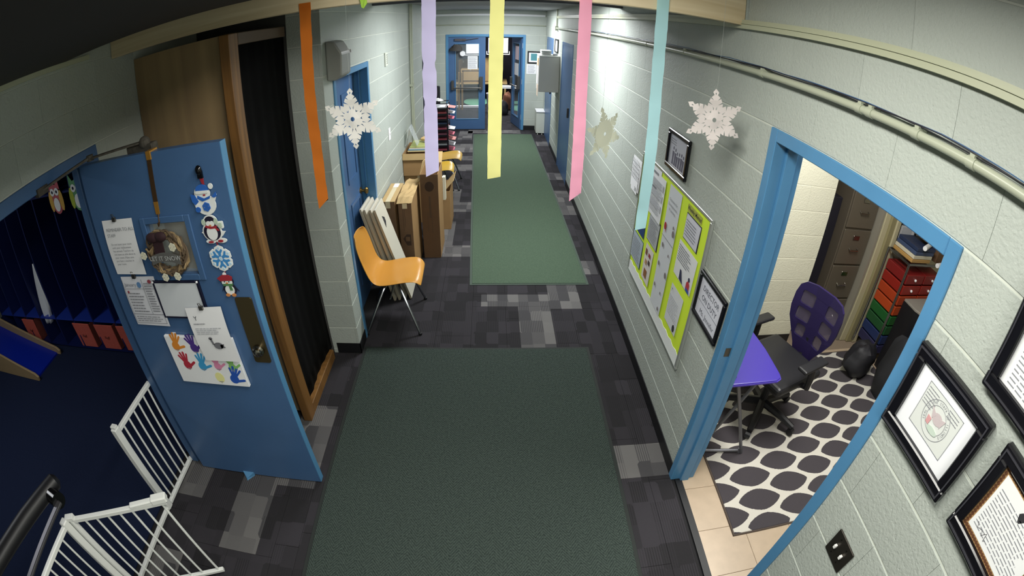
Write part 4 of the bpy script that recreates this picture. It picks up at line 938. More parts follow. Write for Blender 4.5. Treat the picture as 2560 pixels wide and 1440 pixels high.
obj('signature', G().tube([f.P(.075+.005*i, .072+.008*math.sin(i*1.7)+(.01 if i % 3 == 0 else 0), w_+.002) for i in range(12)], .0007, 4), M_ink, t)
# director sign
t, f, wd, hg, w_ = picture_frame('door_sign', 'black framed director-on-duty sign beside the office door frame', 1.665, 1.985, .99, 1.243, .022, .020, M_fblack, cat='sign')
obj('sheet', f.box(G(), .022, wd-.022, .022, hg-.022, w_-.001, w_), mat('sign_paper', '#d7d9e4', .5), t)
M_sg = mat('sign_letters', '#5d606c', .8)
obj('lettering', text_geo(f, 'DIRECTOR', .042, wd/2, hg-.088, w_+.0008, 'CENTER', .006), M_sg, t)
obj('lettering', text_geo(f, 'ON DUTY', .042, wd/2, hg-.138, w_+.0008, 'CENTER', .006), M_sg, t)
obj('rule', f.box(G(), .03, wd-.03, hg-.156, hg-.154, w_, w_+.0008), M_sg, t)
obj('lettering', text_geo(f, 'Ms. Jennifer', .040, wd/2+.01, .040, w_+.0008, 'CENTER', .0), M_sg, t)
# switch plate
f = FRW.sub(-.5105, 1.047); t = thing('light_switch', 'dark double switch plate with two white toggles low on the right wall', 'light switch', f.P(.056,0,0))
obj('plate', f.poly(G(), rrect(0,0,.113,.112,.005), .001, .007), mat('plate_bronze', '#4a4540', .3, .8), t, bevel=.0015)
for x in (.034, .079):
    obj('toggle', f.box(G(), x-.005, x+.005, .050, .066, .007, .019), mat('toggle_white', '#e8e8e4', .4), t, bevel=.0015)
    for v_ in (.022, .092): obj('screw', G().cyl(f.P(x,v_,.007), f.P(x,v_,.009), .003, 8), mat('screw_dark', '#2a2724', .4, .8), t)
# bulletin board (u = 0 at its far left edge)
BY1, BZ0 = 3.196, .565
f = FRW.sub(-BY1, BZ0); bw, bh = 1.21, .945
t = thing('bulletin_board', 'lime green covered bulletin board with papers and white scalloped border', 'bulletin board', f.P(bw/2,0,0))
M_lime = mat('lime_paper', '#d2ee3a', .6)
obj('panel', f.box(G(), .01, bw-.01, .01, bh-.01, .001, .012), M_lime, t)
M_alu = mat('aluminium', '#b4b8b4', .35, .6)
for q in ((0,bw,bh-.018,bh),(0,bw,0,.014),(0,.014,.014,bh-.018),(bw-.02,bw,.014,bh-.018)): obj('frame_rail', f.box(G(), *q, .001, .018), M_alu, t, bevel=.002)
sc_ = [(.014,.014),(bw-.02,.014)]; nn_ = 24
for i in range(nn_, -1, -1):
    x = .014+(bw-.034)*i/nn_; sc_.append((x, .085+.012*(1 if i % 2 else 0)))
obj('scalloped_border', f.poly(G(), sc_, .012, .0135), mat('border_white', '#e4e8e6', .7), t)
obj('lime_flap', f.box(G(), bw-.026, bw-.0205, .10, .90, .012, .0135), M_lime, t)
def ub(y): return BY1-y
def vb(z): return z-BZ0
M_pg = mat('notice_paper', '#d3d6d8', .7); M_pd = mat('notice_grey', '#aeb2b4', .7)
def notice(label, y0, y1, z0, z1, m=M_pg, lines=0, border=None, w=.0135, frame_c=None, pitch=None):
    """a pinned sheet; y1 is its left edge"""
    n_ = thing('notice_sheet', label, 'paper', f.P(ub((y0+y1)/2), vb(z0), w), 0, 'papers pinned to the bulletin board')
    if frame_c:
        obj('mount', f.box(G(), ub(y1)-.007, ub(y0)+.007, vb(z0)-.007, vb(z1)+.007, w-.001, w), frame_c, n_)
    obj('sheet', paper(f, ub(y1), vb(z0), ub(y0), vb(z1), w+.001, .003), m, n_, smooth=True)
    if lines:
        p_ = pitch or (z1-z0-.04)/lines
        obj('print', print_lines(f, ub(y1)+.018, ub(y0)-.018, vb(z1)-.025, p_, lines, p_*.32, w+.0065), M_grey, n_, kind='stuff')
    return n_
M_kf = mat('mount_black', '#3a3c40', .7)
n_ = thing('notice_sheet', 'yellow heading strip reading weekly menus on the bulletin board', 'paper', f.P(ub(2.2), vb(1.43), .0135), 0, 'papers pinned to the bulletin board')
obj('sheet', f.box(G(), ub(2.302), ub(2.10), vb(1.430), vb(1.472), .0135, .0145), mat('strip_olive', '#a9ae4a', .7), n_)
obj('lettering', text_geo(f, 'Weekly Menus!', .032, ub(2.201), vb(1.441), .0155, 'CENTER', .012), M_ink, n_)
n_ = notice('framed weekly menu grid just under the heading strip', 2.095, 2.295, 1.275, 1.416, mat('menu_grey', '#c9cad4', .7), 6, frame_c=M_kf)
n_ = notice('white safety poster with cartoon figures in red and blue at the board right side', 2.05, 2.328, 1.03, 1.243, mat('poster_white', '#dcdedf', .7), 0)
obj('print', print_lines(f, ub(2.31), ub(2.12), vb(1.225), .0145, 7, .006, .0195), M_grey, n_, kind='stuff')
gp = G(); f.poly(gp, [(ub(2.12),vb(1.04)),(ub(2.07),vb(1.04)),(ub(2.075),vb(1.085)),(ub(2.10),vb(1.10)),(ub(2.12),vb(1.08))], .019, .0197); obj('figure', gp, mat('fig_red', '#b0343c', .7), n_)
gp = G(); f.poly(gp, [(ub(2.115),vb(1.035)),(ub(2.06),vb(1.035)),(ub(2.07),vb(1.052)),(ub(2.11),vb(1.055))], .0198, .0204); obj('figure', gp, mat('fig_blue', '#2f4ea0', .7), n_)
gp = G(); f.poly(gp, ell(ub(2.095),vb(1.108),.012,.013,10), .019, .0198); f.poly(gp, [(ub(2.23),vb(1.04)),(ub(2.17),vb(1.035)),(ub(2.19),vb(1.06)),(ub(2.215),vb(1.10)),(ub(2.235),vb(1.10))], .019, .0197); obj('figure', gp, mat('fig_navy', '#2a2d48', .7), n_, kind='stuff')
n_ = notice('pale letter with Y logo at the lower right of the bulletin board', 2.11, 2.313, .712, .965, mat('letter_grey', '#cfd2d4', .7), 0)
obj('logo', text_geo(f, 'Y', .030, ub(2.285), vb(.925), .0195, 'CENTER', .004), mat('logo_grey', '#4a4a50', .7), n_)
obj('print', print_lines(f, ub(2.30), ub(2.13), vb(.90), .014, 9, .005, .0195), mat('pale_print', '#b6b8be', .8), n_, kind='stuff')
gp = G(); f.poly(gp, ell(ub(2.15),vb(.745),.018,.024,8), .018, .0195); obj('picture', gp, M_ink, n_)
n_ = notice('tall white column of handout pages down the middle of the bulletin board', 2.403, 2.607, .655, 1.474, mat('column_white', '#d2d6da', .7), 0)
gp = G(); f.poly(gp, ell(ub(2.572),vb(1.213),.018,.024,12), .0205, .0212); f.poly(gp, [(ub(2.566),vb(1.195)),(ub(2.556),vb(1.19)),(ub(2.558),vb(1.17))], .0205, .0212); obj('speech_bubble', gp, mat('bubble_red', '#a8242c', .7), n_)
obj('lettering', text_geo(f, 'Directions for', .024, ub(2.505), vb(1.385), .0195), M_grey, n_)
obj('lettering', text_geo(f, 'Developmental', .024, ub(2.505), vb(1.355), .0205), M_grey, n_)
obj('lettering', text_geo(f, '& Learning', .024, ub(2.505), vb(1.325), .0205), M_grey, n_)
obj('page_line', f.box(G(), ub(2.607), ub(2.403), vb(1.145), vb(1.148), .0203, .0208), M_grey, n_)
gp = G()
for (y, z, r) in ((2.43,1.22,.022),(2.44,1.255,.012),(2.56,1.09,.016),(2.44,1.07,.010),(2.57,.955,.016),(2.43,.94,.020),(2.57,.80,.014),(2.45,.80,.010),(2.44,.69,.014)): f.poly(gp, ell(ub(y),vb(z),r*.8,r,9), .0208, .0214)
obj('clip_art', gp, mat('clip_art', '#7a7272', .8), n_, kind='stuff')
n_ = notice('stack of white flyers hanging from the top left of the bulletin board', 2.675, 2.945, 1.165, 1.462, mat('flyer_white', '#e2e4e6', .7), 0, w=.016)
gp = G()
for z in (1.40, 1.33, 1.26): f.box(gp, ub(2.925), ub(2.70), vb(z)-.022, vb(z)+.022, .022, .0226)
obj('form_boxes', gp, mat('form_grey', '#c0c3c8', .8), n_, kind='stuff'); obj('print', print_lines(f, ub(2.92), ub(2.71), vb(1.415), .010, 22, .003, .0234), M_grey, n_, kind='stuff')
n_ = notice('grey framed notice below the white flyers', 2.668, 2.885, .982, 1.165, M_pd, 10, frame_c=M_kf)
n_ = notice('grey two-column notice at the far left of the bulletin board', 2.935, 3.18, .70, .905, mat('notice_blue', '#a6b2bc', .7), 9, frame_c=mat('mount_green', '#3f6a58', .7))
n_ = notice('collage sheet of food photos at the bottom left of the bulletin board', 2.70, 2.865, .69, .952, mat('collage_pale', '#d8d2cc', .7), 0)
for (y, z, a, b, c) in ((2.83,.90,.016,.022,'#7a4a38'),(2.76,.90,.02,.014,'#8c2f3a'),(2.75,.85,.018,.016,'#4a3a34'),(2.81,.83,.02,.018,'#b08a6a'),(2.79,.75,.03,.03,'#8a5a34')):
    gp = G(); f.box(gp, ub(y)-a, ub(y)+a, vb(z)-b, vb(z)+b, .019, .0196); obj('photo', gp, mat('collage_'+c, c, .7), n_)
tag(obj('pocket_folder', f.poly(G(), [(ub(3.10),vb(.935)),(ub(2.945),vb(.935)),(ub(2.945),vb(1.19)),(ub(3.10),vb(1.21))], .0135, .017), mat('folder_navy', '#1c3a72', .5)), 'navy blue pocket folder at the left edge of the bulletin board', 'folder')
n_ = notice('white sheet at the top left corner of the bulletin board', 2.78, 2.98, 1.30, 1.488, mat('flyer_white', '#e2e4e6', .7), 3, w=.0135)
n_ = thing('wall_calendar', 'white calendar sheets taped to the wall left of the bulletin board', 'paper', FRW.P(-3.34,1.17,.004))
obj('sheet', paper(FRW, -3.455,1.17,-3.225,1.41, .002, .010), M_white, n_, smooth=True)
obj('sheet', paper(FRW, -3.42,1.15,-3.25,1.36, .006, .010), M_white, n_, smooth=True)
gp = G()
for i in range(5): FRW.box(gp, -3.44,-3.25, 1.37-i*.03, 1.372-i*.03, .013,.0146)
for i in range(6): FRW.box(gp, -3.44+i*.035,-3.438+i*.035, 1.25, 1.40, .013,.0146)
obj('grid', gp, M_grey, n_, kind='stuff')
obj('number', text_geo(FRW, '30', .045, -3.29, 1.17, .0185), M_ink, n_)
# ================================================================== shell chairs
M_chr = mat('chrome_tube', '#8f9296', .22, .95)
def shell_chair(label, col, loc, rotz, group):
    t = thing('shell_chair', label, 'chair', loc, rotz, group)
    prof = [(.235,.398,.175),(.225,.418,.195),(.195,.432,.205),(.12,.432,.212),(.02,.422,.215),(-.08,.416,.212),(-.145,.426,.205),(-.19,.462,.196),(-.215,.52,.190),(-.235,.60,.197),(-.255,.68,.200),(-.272,.75,.185),(-.28,.785,.150),(-.282,.797,.115)]
    g = G(); m = 13; vs_ = []
    for k, (x, z, hw) in enumerate(prof):
        for j in range(m):
            s = (j/(m-1)-.5)*2; e = abs(s)**3.2
            seat = max(0, min(1, (6.5-k)/3)); back = 1-seat
            vs_.append((x+e*(.035*back), s*hw, z+e*(.030*seat)*(1 if k > 1 else .3)+.0*back))
    g.add(vs_, [(k*m+j, (k+1)*m+j, (k+1)*m+j+1, k*m+j+1) for k in range(len(prof)-1) for j in range(m-1)])
    obj('seat_shell', g, mat('fibreglass_'+col, col, .28, noise=.03, nscale=300), t, smooth=True, local=True, subsurf=1, solid=.008)
    for sy in (-1, 1):
        for sx, ex in ((.06,.205),(-.05,-.235)):
            obj('leg', G().tube([(sx-.02*(1 if sx > 0 else -1), sy*.08, .402),(sx,sy*.15,.398),(sx+.02*(1 if sx > 0 else -1),sy*.185,.372),(ex,sy*.262,.012)], .0105, 8), M_chr, t, smooth=True, local=True)
            obj('foot', G().cyl((ex,sy*.262,0), (ex,sy*.262,.02), .015, 10), M_black, t, local=True)
    obj('brace', G().cyl((-.02,-.19,.30), (-.02,.19,.30), .007, 8), M_chr, t, local=True)
    return t
shell_chair('orange fibreglass shell chair with chrome legs against the left wall', '#d1953f', (-.785,3.345,0), .03, 'stacking shell chairs')
shell_chair('yellow shell chair tucked behind the tall cardboard boxes', '#dcb33c', (-.73,6.12,0), .05, 'stacking shell chairs')
shell_chair('tan shell chair just behind the yellow one', '#d0a850', (-.66,6.66,0), .0, 'stacking shell chairs')

# ================================================================== boards leaning, cardboard boxes
M_bd = mat('board_white', '#d2cdbd', .5); M_bde = mat('board_edge', '#a49a84', .7)
for i, (xt, xb, lb) in enumerate(((-1.085,-.93,'innermost leaning white board, resting on the blue door'), (-1.055,-.89,'second white board leaning by the blue door'), (-1.01,-.84,'third white board leaning by the blue door'), (-.975,-.79,'white board leaning in front of the others, with black corner mark'))):
    t = thing('leaning_board', lb, 'board', (xb,3.74,0), 0, 'white boards leaning at the left wall')
    zt = .885-.008*i; y0, y1 = 3.58+.012*i, 3.895; a = Vector((xt,0,zt)); b = Vector((xb+.06,0,.004)); d = (a-b).normalized(); nrm = Vector((d.z,0,-d.x))
    th = .018
    v = [b+Vector((0,y0,0)), b+nrm*th+Vector((0,y0,0)), a+nrm*th+Vector((0,y0,0)), a+Vector((0,y0,0)), b+Vector((0,y1,0)), b+nrm*th+Vector((0,y1,0)), a+nrm*th+Vector((0,y1,0)), a+Vector((0,y1,0))]
    obj('panel', G().add(v, [(0,1,2,3),(7,6,5,4),(0,4,5,1),(1,5,6,2),(2,6,7,3),(3,7,4,0)]), M_bd, t, bevel=.002)
    obj('edge_band', G().add([p+Vector((0,-.0012,0)) for p in v[:4]] + v[:4], [(0,1,2,3),(7,6,5,4),(0,4,5,1),(1,5,6,2),(2,6,7,3),(3,7,4,0)]), M_bde, t)
    if i == 3:
        ff = Fr(a+nrm*(th+.0005)+Vector((0,y0+.10,0))-d*.16, (0,1,0), d, nrm); obj('corner_mark', ff.poly(G(), [(0,-.05),(.05,-.01),(.05,.03),(0,.06)], 0, .001), M_ink, t)
def card(name, c): return mat(name, c, .85, noise=.06, nscale=8, bump=.08, bscale=90, spec=.15)
M_cb = card('cardboard', '#9c7c55'); M_cbd = card('cardboard_dark', '#6d5540'); M_cbt = card('cardboard_top', '#b49a6e'); M_pr = mat('box_print', '#3e2c20', .85); M_tape = mat('clear_tape', '#cdbf9e', .15)
def carton(label, x0, x1, y0, y1, z0, z1, top=True, mf=None, group=None, name='cardboard_box', tape=True):
    t = thing(name, label, 'box', ((x0+x1)/2, (y0+y1)/2, z0), 0, group); th = .005
    obj('front', G().box(x0, x1, y0, y0+th, z0, z1), mf or M_cbd, t, bevel=.0015)
    obj('back', G().box(x0, x1, y1-th, y1, z0, z1), M_cb, t); obj('side', G().box(x0, x0+th, y0+th, y1-th, z0, z1), M_cb, t); obj('side', G().box(x1-th, x1, y0+th, y1-th, z0, z1), M_cb, t)
    obj('bottom', G().box(x0+th, x1-th, y0+th, y1-th, z0, z0+th), M_cb, t)
    if top:
        obj('lid', G().box(x0-.001, x1+.001, y0-.001, y1+.001, z1, z1+.006), M_cbt, t, bevel=.0015)
        if tape: obj('tape', G().box((x0+x1)/2-.022, (x0+x1)/2+.022, y0-.0016, y1, z1+.0061, z1+.0068).box((x0+x1)/2-.022, (x0+x1)/2+.022, y0-.0022, y0-.0016, z1-.06, z1+.0068), M_tape, t)
    return t, Fr((x0,y0,z0), (1,0,0), (0,0,1), (0,-1,0))
BOXG = 'cardboard boxes along the left wall'
t, f = carton('flat cardboard carton leaning at the wall, taped on top, left of its twin', -1.002, -.875, 4.02, 4.52, 0, .775, group=BOXG)
obj('shipping_label', G().box(-.96,-.91,4.40,4.50,.7825,.7835), M_white, t)
obj('print_block', f.poly(G(), [(.045,.34),(.10,.34),(.10,.44),(.06,.44),(.03,.40)], .0002, .001), M_pr, t)
obj('print_line', f.box(G(), .05,.053,.50,.70,.0002,.001), M_pr, t); obj('print_line', f.box(G(), .065,.067,.52,.70,.0002,.001), M_pr, t)
t, f = carton('flat cardboard carton with crumpled taped top and house-shaped print', -.848, -.725, 4.03, 4.55, 0, .765, group=BOXG)
obj('print_block', sheet_holes(f, [(.025,.40),(.06,.445),(.10,.445),(.10,.33),(.06,.33)], [[(.05,.375),(.05,.42),(.09,.42),(.09,.375)]], .0012), M_pr, t)
obj('print_line', f.box(G(), .04,.043,.48,.70,.0002,.001), M_pr, t); obj('print_line', f.box(G(), .055,.057,.52,.70,.0002,.001), M_pr, t)
obj('print_block', f.poly(G(), ell(.06,.12,.03,.035,10), .0002, .001), M_pr, t)
g = G(); vs_ = []
rr = random.Random(5)
for i in range(9):
    for j in range(6): vs_.append((-.855+.142*j/5, 4.0+.60*i/8, .785+rr.uniform(0,.022)-(.035 if i == 0 else 0)))
g.add(vs_, [(i*6+j, i*6+j+1, (i+1)*6+j+1, (i+1)*6+j) for i in range(8) for j in range(5)]); obj('crumpled_flap', g, M_cbt, t, solid=.003)
t, f = carton('tall narrow dark cardboard carton standing upright with round logo', -.69, -.515, 4.40, 4.80, 0, .905, top=False, group=BOXG)
obj('flap', G().add([(-.69,4.42,.905),(-.69,4.60,.905),(-.655,4.62,1.0),(-.665,4.47,1.02)], [(0,1,2,3)]), M_cbt, t, solid=.004)
obj('flap', G().add([(-.69,4.80,.905),(-.515,4.80,.905),(-.515,4.92,.99),(-.69,4.92,.99)], [(0,1,2,3)]), M_cbt, t, solid=.004)
obj('round_logo', f.poly(G(), ell(.088,.78,.045,.052,18), .0002, .001), M_pr, t)
obj('print_block', f.box(G(), .078,.096,.45,.68,.0002,.001), mat('box_print_faint', '#5a4736', .85), t)
obj('print_line', f.box(G(), .06,.064,.30,.52,.0002,.001), mat('box_print_faint', '#5a4736', .85), t); obj('print_line', f.box(G(), .10,.104,.28,.50,.0002,.001), mat('box_print_faint', '#5a4736', .85), t)
for (x, z) in ((-.705,.52),(-.505,.52)): tag(obj('foam_corner', G().box(x-.014, x+.014, 4.86, 4.93, z-.06, z+.20), mat('foam_white', '#d8d2bc', .8)), 'white foam packing strip %s of the tall narrow carton' % ('left' if x < -.6 else 'right'), 'packing foam', 'foam strips behind the tall carton')
t, f = carton('lower cardboard box under the open carton by the left wall', -1.01, -.66, 5.30, 5.80, 0, .60, group=BOXG, mf=M_cb)
t, f = carton('open cardboard carton holding papers against the left wall', -1.012, -.66, 5.27, 5.80, .607, .872, top=False, group=BOXG, mf=M_cb)
obj('flap', G().add([(-1.012,5.27,.872),(-.66,5.27,.872),(-.66,5.255,.80),(-1.012,5.255,.80)], [(0,1,2,3)]), M_cbt, t, solid=.004)
for k, (c, dz) in enumerate((('#c9b98c',0),('#7aa0b8',.018),('#d8d4c4',.034),('#a9b06a',.05))): tag(obj('book', G().box(-.98+.01*k, -.70+.008*k, 5.42, 5.74, .85+dz, .866+dz), mat('book_'+c, c, .6), bevel=.002), ('tan','pale blue','off-white','olive')[k]+' folder in the open carton', 'folder', 'folders in the open carton')
M_acr = mat('clear_acrylic', '#dfe6e8', .1, alpha=.35, spec=.6)
t = thing('sign_holder', 'clear acrylic A-frame sign holder on the open carton', 'sign holder', (-.92,5.4,.93))
obj('panel', G().add([(-.998,5.40,.93),(-.945,5.40,1.15),(-.945,5.58,1.15),(-.998,5.58,.93)], [(0,1,2,3)]), M_acr, t, solid=.006)
obj('panel', G().add([(-.86,5.40,.93),(-.943,5.40,1.15),(-.943,5.58,1.15),(-.86,5.58,.93)], [(0,1,2,3)]), M_acr, t, solid=.006)
tag(obj('crumpled_bag', blob((-.755,5.62,.955), .06, (1.3,1,.7), 8, amp=.2, flat=.3), mat('kraft_paper', '#c8a878', .8)), 'crumpled tan paper bag on the folders', 'bag')
t, f = carton('small cardboard box with open flap behind the tall carton', -.585, -.465, 5.10, 5.50, 0, .47, top=False, group=BOXG, mf=M_cb)
obj('flap', G().add([(-.53,5.10,.47),(-.53,5.45,.47),(-.42,5.45,.60),(-.42,5.10,.60)], [(0,1,2,3)]), M_cbt, t, solid=.004)
# paper tray tower
t = thing('tray_tower', 'black tray tower stuffed with pink and white papers on the far left', 'shelf', (-.93,8.3,0))
M_tr = mat('tray_black', '#14131c', .4)
for (x, y) in ((-1.15,8.2),(-.76,8.2),(-1.15,8.55),(-.76,8.55)): obj('post', G().box(x-.012, x+.012, y-.012, y+.012, 0, .90), M_tr, t)
for k in range(9):
    z = .06+k*.095; obj('tray', G().box(-1.15,-.76,8.2,8.55,z,z+.012).box(-1.15,-.76,8.195,8.205,z,z+.035), M_tr, t)
    c = ('#c4566a','#b9bcc0','#b4505e','#8d5566','#c05a6e','#3a4a68','#9a4a52','#b8585c','#d0d2d6')[k]
    obj('paper_stack', G().box(-1.12,-.78+.012*(k % 3),8.21,8.53,z+.0125,z+.052), mat('stack_'+c, c, .8), t)
    if k not in (5,): obj('overhanging_sheet', G().add([(-.80,8.22,z+.05),(-.80,8.5,z+.05),(-.655+.012*(k % 3),8.46,z+.026),(-.66+.012*(k % 3),8.24,z+.026)], [(0,1,2,3)]), mat('sheet_%d' % (k % 3), ('#cf6e80','#d6d7da','#c98a84')[k % 3], .8), t, solid=.006)
obj('top_basket', G().tube([(-1.15,8.2,.93),(-.76,8.2,.93),(-.76,8.55,.93),(-1.15,8.55,.93)], .008, 6, close=True), M_tr, t)
tag(obj('crumpled_paper', blob((-.93,8.35,.965), .06, (1.5,1,.6), 9, amp=.25), M_white), 'crumpled white papers on top of the tray tower', 'paper')
# left wall fittings
t = thing('wall_box', 'grey wall-mounted fixture box above the left blue door', 'fixture', (XL,3.02,2.03))
g = Fr((0,2.92,0), (1,0,0), (0,0,1), (0,-1,0)).poly(G(), [(XL+.002,2.03),(XL+.055,2.03),(XL+.10,2.06),(XL+.105,2.20),(XL+.06,2.275),(XL+.002,2.285)], -.20, 0)
obj('housing', g, mat('fixture_grey', '#8e908a', .4), t, bevel=.01, seg=2)
obj('tab', G().box(XL+.07, XL+.11, 3.121, 3.135, 2.19, 2.21), M_white, t)
t = thing('wall_vent', 'small louvred chime plate high on the left wall', 'vent', FLW.P(4.65,1.945,0))
obj('plate', FLW.box(G(), 4.60,4.70,1.945,2.078,.001,.012), mat('plate_cream', '#c4c8bb', .5), t, bevel=.002)
for k in range(5): obj('slot', FLW.box(G(), 4.645,4.69,1.968+k*.02,1.978+k*.02,.012,.013), mat('slot_dark', '#70756c', .6), t)
t = thing('wall_switch', 'white light switch on the left wall beside the blue door', 'light switch', FLW.P(4.65,1.20,0))
obj('plate', FLW.box(G(), 4.61,4.69,1.20,1.32,.001,.006), M_white, t, bevel=.001); obj('toggle', FLW.box(G(), 4.645,4.655,1.25,1.27,.006,.018), M_white, t)

# ================================================================== far end of the hall
d8 = steel_frame('door_8', 'blue double door frame at the end of the hall', FFW.sub(FX0,0,0), FX1-FX0, FZ, .055, .14, (.06,.08))
M_gl2 = mat('vision_glass', '#b8c4c8', .05, alpha=.12, spec=.6)
def glazed_leaf(parent, f, wd, hg, gl, gr, gb, gt, rev=False):
    lf = obj('leaf', sheet_holes(f, [(0,.01),(wd,.01),(wd,hg),(0,hg)], [[(gl,gb),(gl,gt),(gr,gt),(gr,gb)]], .045), M_blued, parent)
    obj('pane', f.box(G(), gl, gr, gb, gt, -.003, .003), M_gl2, lf)
    g = G()
    for q in ((gl-.012,gl,gb-.012,gt+.012),(gr,gr+.012,gb-.012,gt+.012),(gl,gr,gb-.012,gb),(gl,gr,gt,gt+.012)): f.box(g, *q, .0225, .03)
    obj('glazing_bead', g, M_blue, lf)
    M_ex = mat('exit_steel', '#6e6c68', .35, .8)
    g = G().tube([f.P(.09,.92,.07), f.P(wd-.09,.92,.07)], .014, 8); f.box(g, .06,.11,.88,1.08,.0225,.075); f.box(g, wd-.12,wd-.05,.88,1.16,.0225,.08)
    obj('exit_bar', g, M_ex, lf)
    return lf
lw = (FX1-FX0-.11)/2-.002
f8 = Fr((FX0+.056,YF+.03,0), (1,0,0), (0,0,1), (0,-1,0))
lf = glazed_leaf(d8, f8, lw, 2.01, .150, .625, .24, 1.862)
obj('closer', f8.box(G(), .13,.36,1.93,1.98,.0225,.06).beam(f8.P(.3,1.95,.07), f8.P(.62,1.99,.05), .02, .01), mat('closer_grey', '#54535a', .5, .4), lf)
hx, hy = FX1-.056, YF+.06; an = math.atan2(.74,-.17)
f9 = Fr((hx+lw*math.cos(an), hy+lw*math.sin(an), 0), (-math.cos(an),-math.sin(an),0), (0,0,1), (-math.sin(an),math.cos(an),0))
lf2 = glazed_leaf(d8, f9, lw, 2.01, .14, .62, .24, 1.862)
gp = G()
for z in (.22,1.0,1.78): gp.box(hx-.005, hx+.02, YF+.02, YF+.05, z, z+.11)
obj('hinge', gp, mat('hinge_pale', '#b9c6cc', .4, .5), d8, kind='stuff')
n_ = thing('door_notice', 'white notice on the glass of the left far door', 'paper', f8.P(.5,1.25,.01)); obj('sheet', f8.box(G(), .395,.60,1.32,1.60,.004,.006), M_white, n_); obj('print', print_lines(f8, .41,.585,1.57,.022,11,.008,.007), M_grey, n_, kind='stuff')
n_ = thing('door_notice', 'crumpled white sheet on the open right far door', 'paper', f9.P(.25,1.2,.01)); obj('sheet', f9.box(G(), .20,.50,1.15,1.42,.006,.009), M_white, n_); obj('sheet', f9.box(G(), .25,.50,1.50,1.80,.006,.009), mat('pink_sheet', '#d8c4cc', .7), n_)
tag(obj('hanging_cloth', blob((-.75,YF-.05,1.72), .12, (1.05,.4,1.1), 3), mat('dark_cloth', '#3a3836', .8), smooth=True), 'dark bundled cloth hanging at the top left of the far door', 'bag')
tag(obj('round_tag', G().cyl((-.62,YF-.03,1.66), (-.62,YF-.001,1.66), .055, 18), M_white), 'round white sign hanging beside the dark bundle on the far door', 'sign')
# fittings at the right far corner
t = thing('wall_cabinet', 'pale grey cabinet mounted high on the far right wall', 'cabinet', (.91,8.15,1.18))
obj('body', G().box(.75,XR-.002,7.95,8.38,1.185,1.782), mat('cabinet_grey', '#b8b9b4', .5), t, bevel=.004)
obj('top_panel', G().box(.742,XR-.002,7.942,8.385,1.782,1.80), mat('cabinet_white', '#d6d7d2', .5), t, bevel=.003)
obj('hinge_side', G().box(.742,.7495,7.96,8.37,1.20,1.77), mat('cabinet_white', '#d6d7d2', .5), t)
FCB = Fr((.742,8.36,0), (0,-1,0), (0,0,1), (-1,0,0))
n_ = thing('posted_sheet', 'papers taped to the side of the wall cabinet', 'paper', FCB.P(.15,1.25,.004)); obj('sheet', FCB.box(G(), .05,.30,1.30,1.62,.002,.004), M_white, n_); obj('sheet', FCB.box(G(), .15,.36,1.10,1.30,.002,.004), mat('peach_sheet', '#e2cdb8', .7), n_); obj('note', FCB.box(G(), .20,.30,1.62,1.75,.004,.006), mat('orange_note', '#d99a4e', .7), n_)
t = thing('paper_trays', 'white stack of paper trays on the wall cabinet', 'tray', (.85,8.1,1.80))
for k in range(3): obj('tray', G().box(.78,.94,7.99,8.25,1.801+k*.03,1.822+k*.03), mat('tray_white', '#cdd0cd', .5), t, bevel=.003)
tag(obj('tape_dispenser', G().box(.98,1.05,8.05,8.15,1.801,1.83), mat('clutter_grey', '#8d9096', .5), bevel=.008), 'small grey desk item on the wall cabinet', 'office item')
def wall_frame(f, u0, u1, v0, v1, label, inner):
    t = thing('picture_frame', label, 'picture frame', f.P((u0+u1)/2, v0, 0)); b = .025
    for q in ((u0,u1,v0,v0+b),(u0,u1,v1-b,v1),(u0,u0+b,v0+b,v1-b),(u1-b,u1,v0+b,v1-b)): obj('frame_rail', f.box(G(), *q, .001, .02), M_fblack, t)
    obj('sheet', f.box(G(), u0+b, u1-b, v0+b, v1-b, .001, .008), M_white, t); obj('print', f.box(G(), u0+.07, u1-.07, v0+.06, v1-.05, .008, .009), inner, t); return t
wall_frame(FFW, .71, 1.03, 1.465, 1.725, 'black framed teal print on the far wall beside the double doors', mat('teal_print', '#4f8d96', .6))
wall_frame(FRW, -8.60, -8.20, 1.83, 2.07, 'black picture frame on the right wall above the cabinet', mat('pale_photo', '#c9ccd0', .6))
n_ = thing('wall_flyer', 'white flyer on the far wall below the teal print', 'paper', FFW.P(.78,1.235,0)); obj('sheet', FFW.box(G(), .70,.90,1.235,1.446,.001,.004), M_white, n_); obj('print', print_lines(FFW, .72,.88,1.42,.016,11,.006,.005), M_grey, n_, kind='stuff')
t = thing('wall_heater', 'white wall heater box low in the far right corner', 'heater', (.99,10.0,0))
obj('body', G().box(.905,XR-.001,9.83,10.2,.03,.48), mat('heater_white', '#c3c8bd', .5), t, bevel=.006); obj('foot', G().box(.93,.95,9.84,9.88,0,.03).box(1.02,1.04,9.84,9.88,0,.03), mat('heater_white', '#c3c8bd', .5), t, kind='stuff')
obj('top_cap', G().box(.90,XR-.001,9.82,10.21,.48,.495), M_white, t)
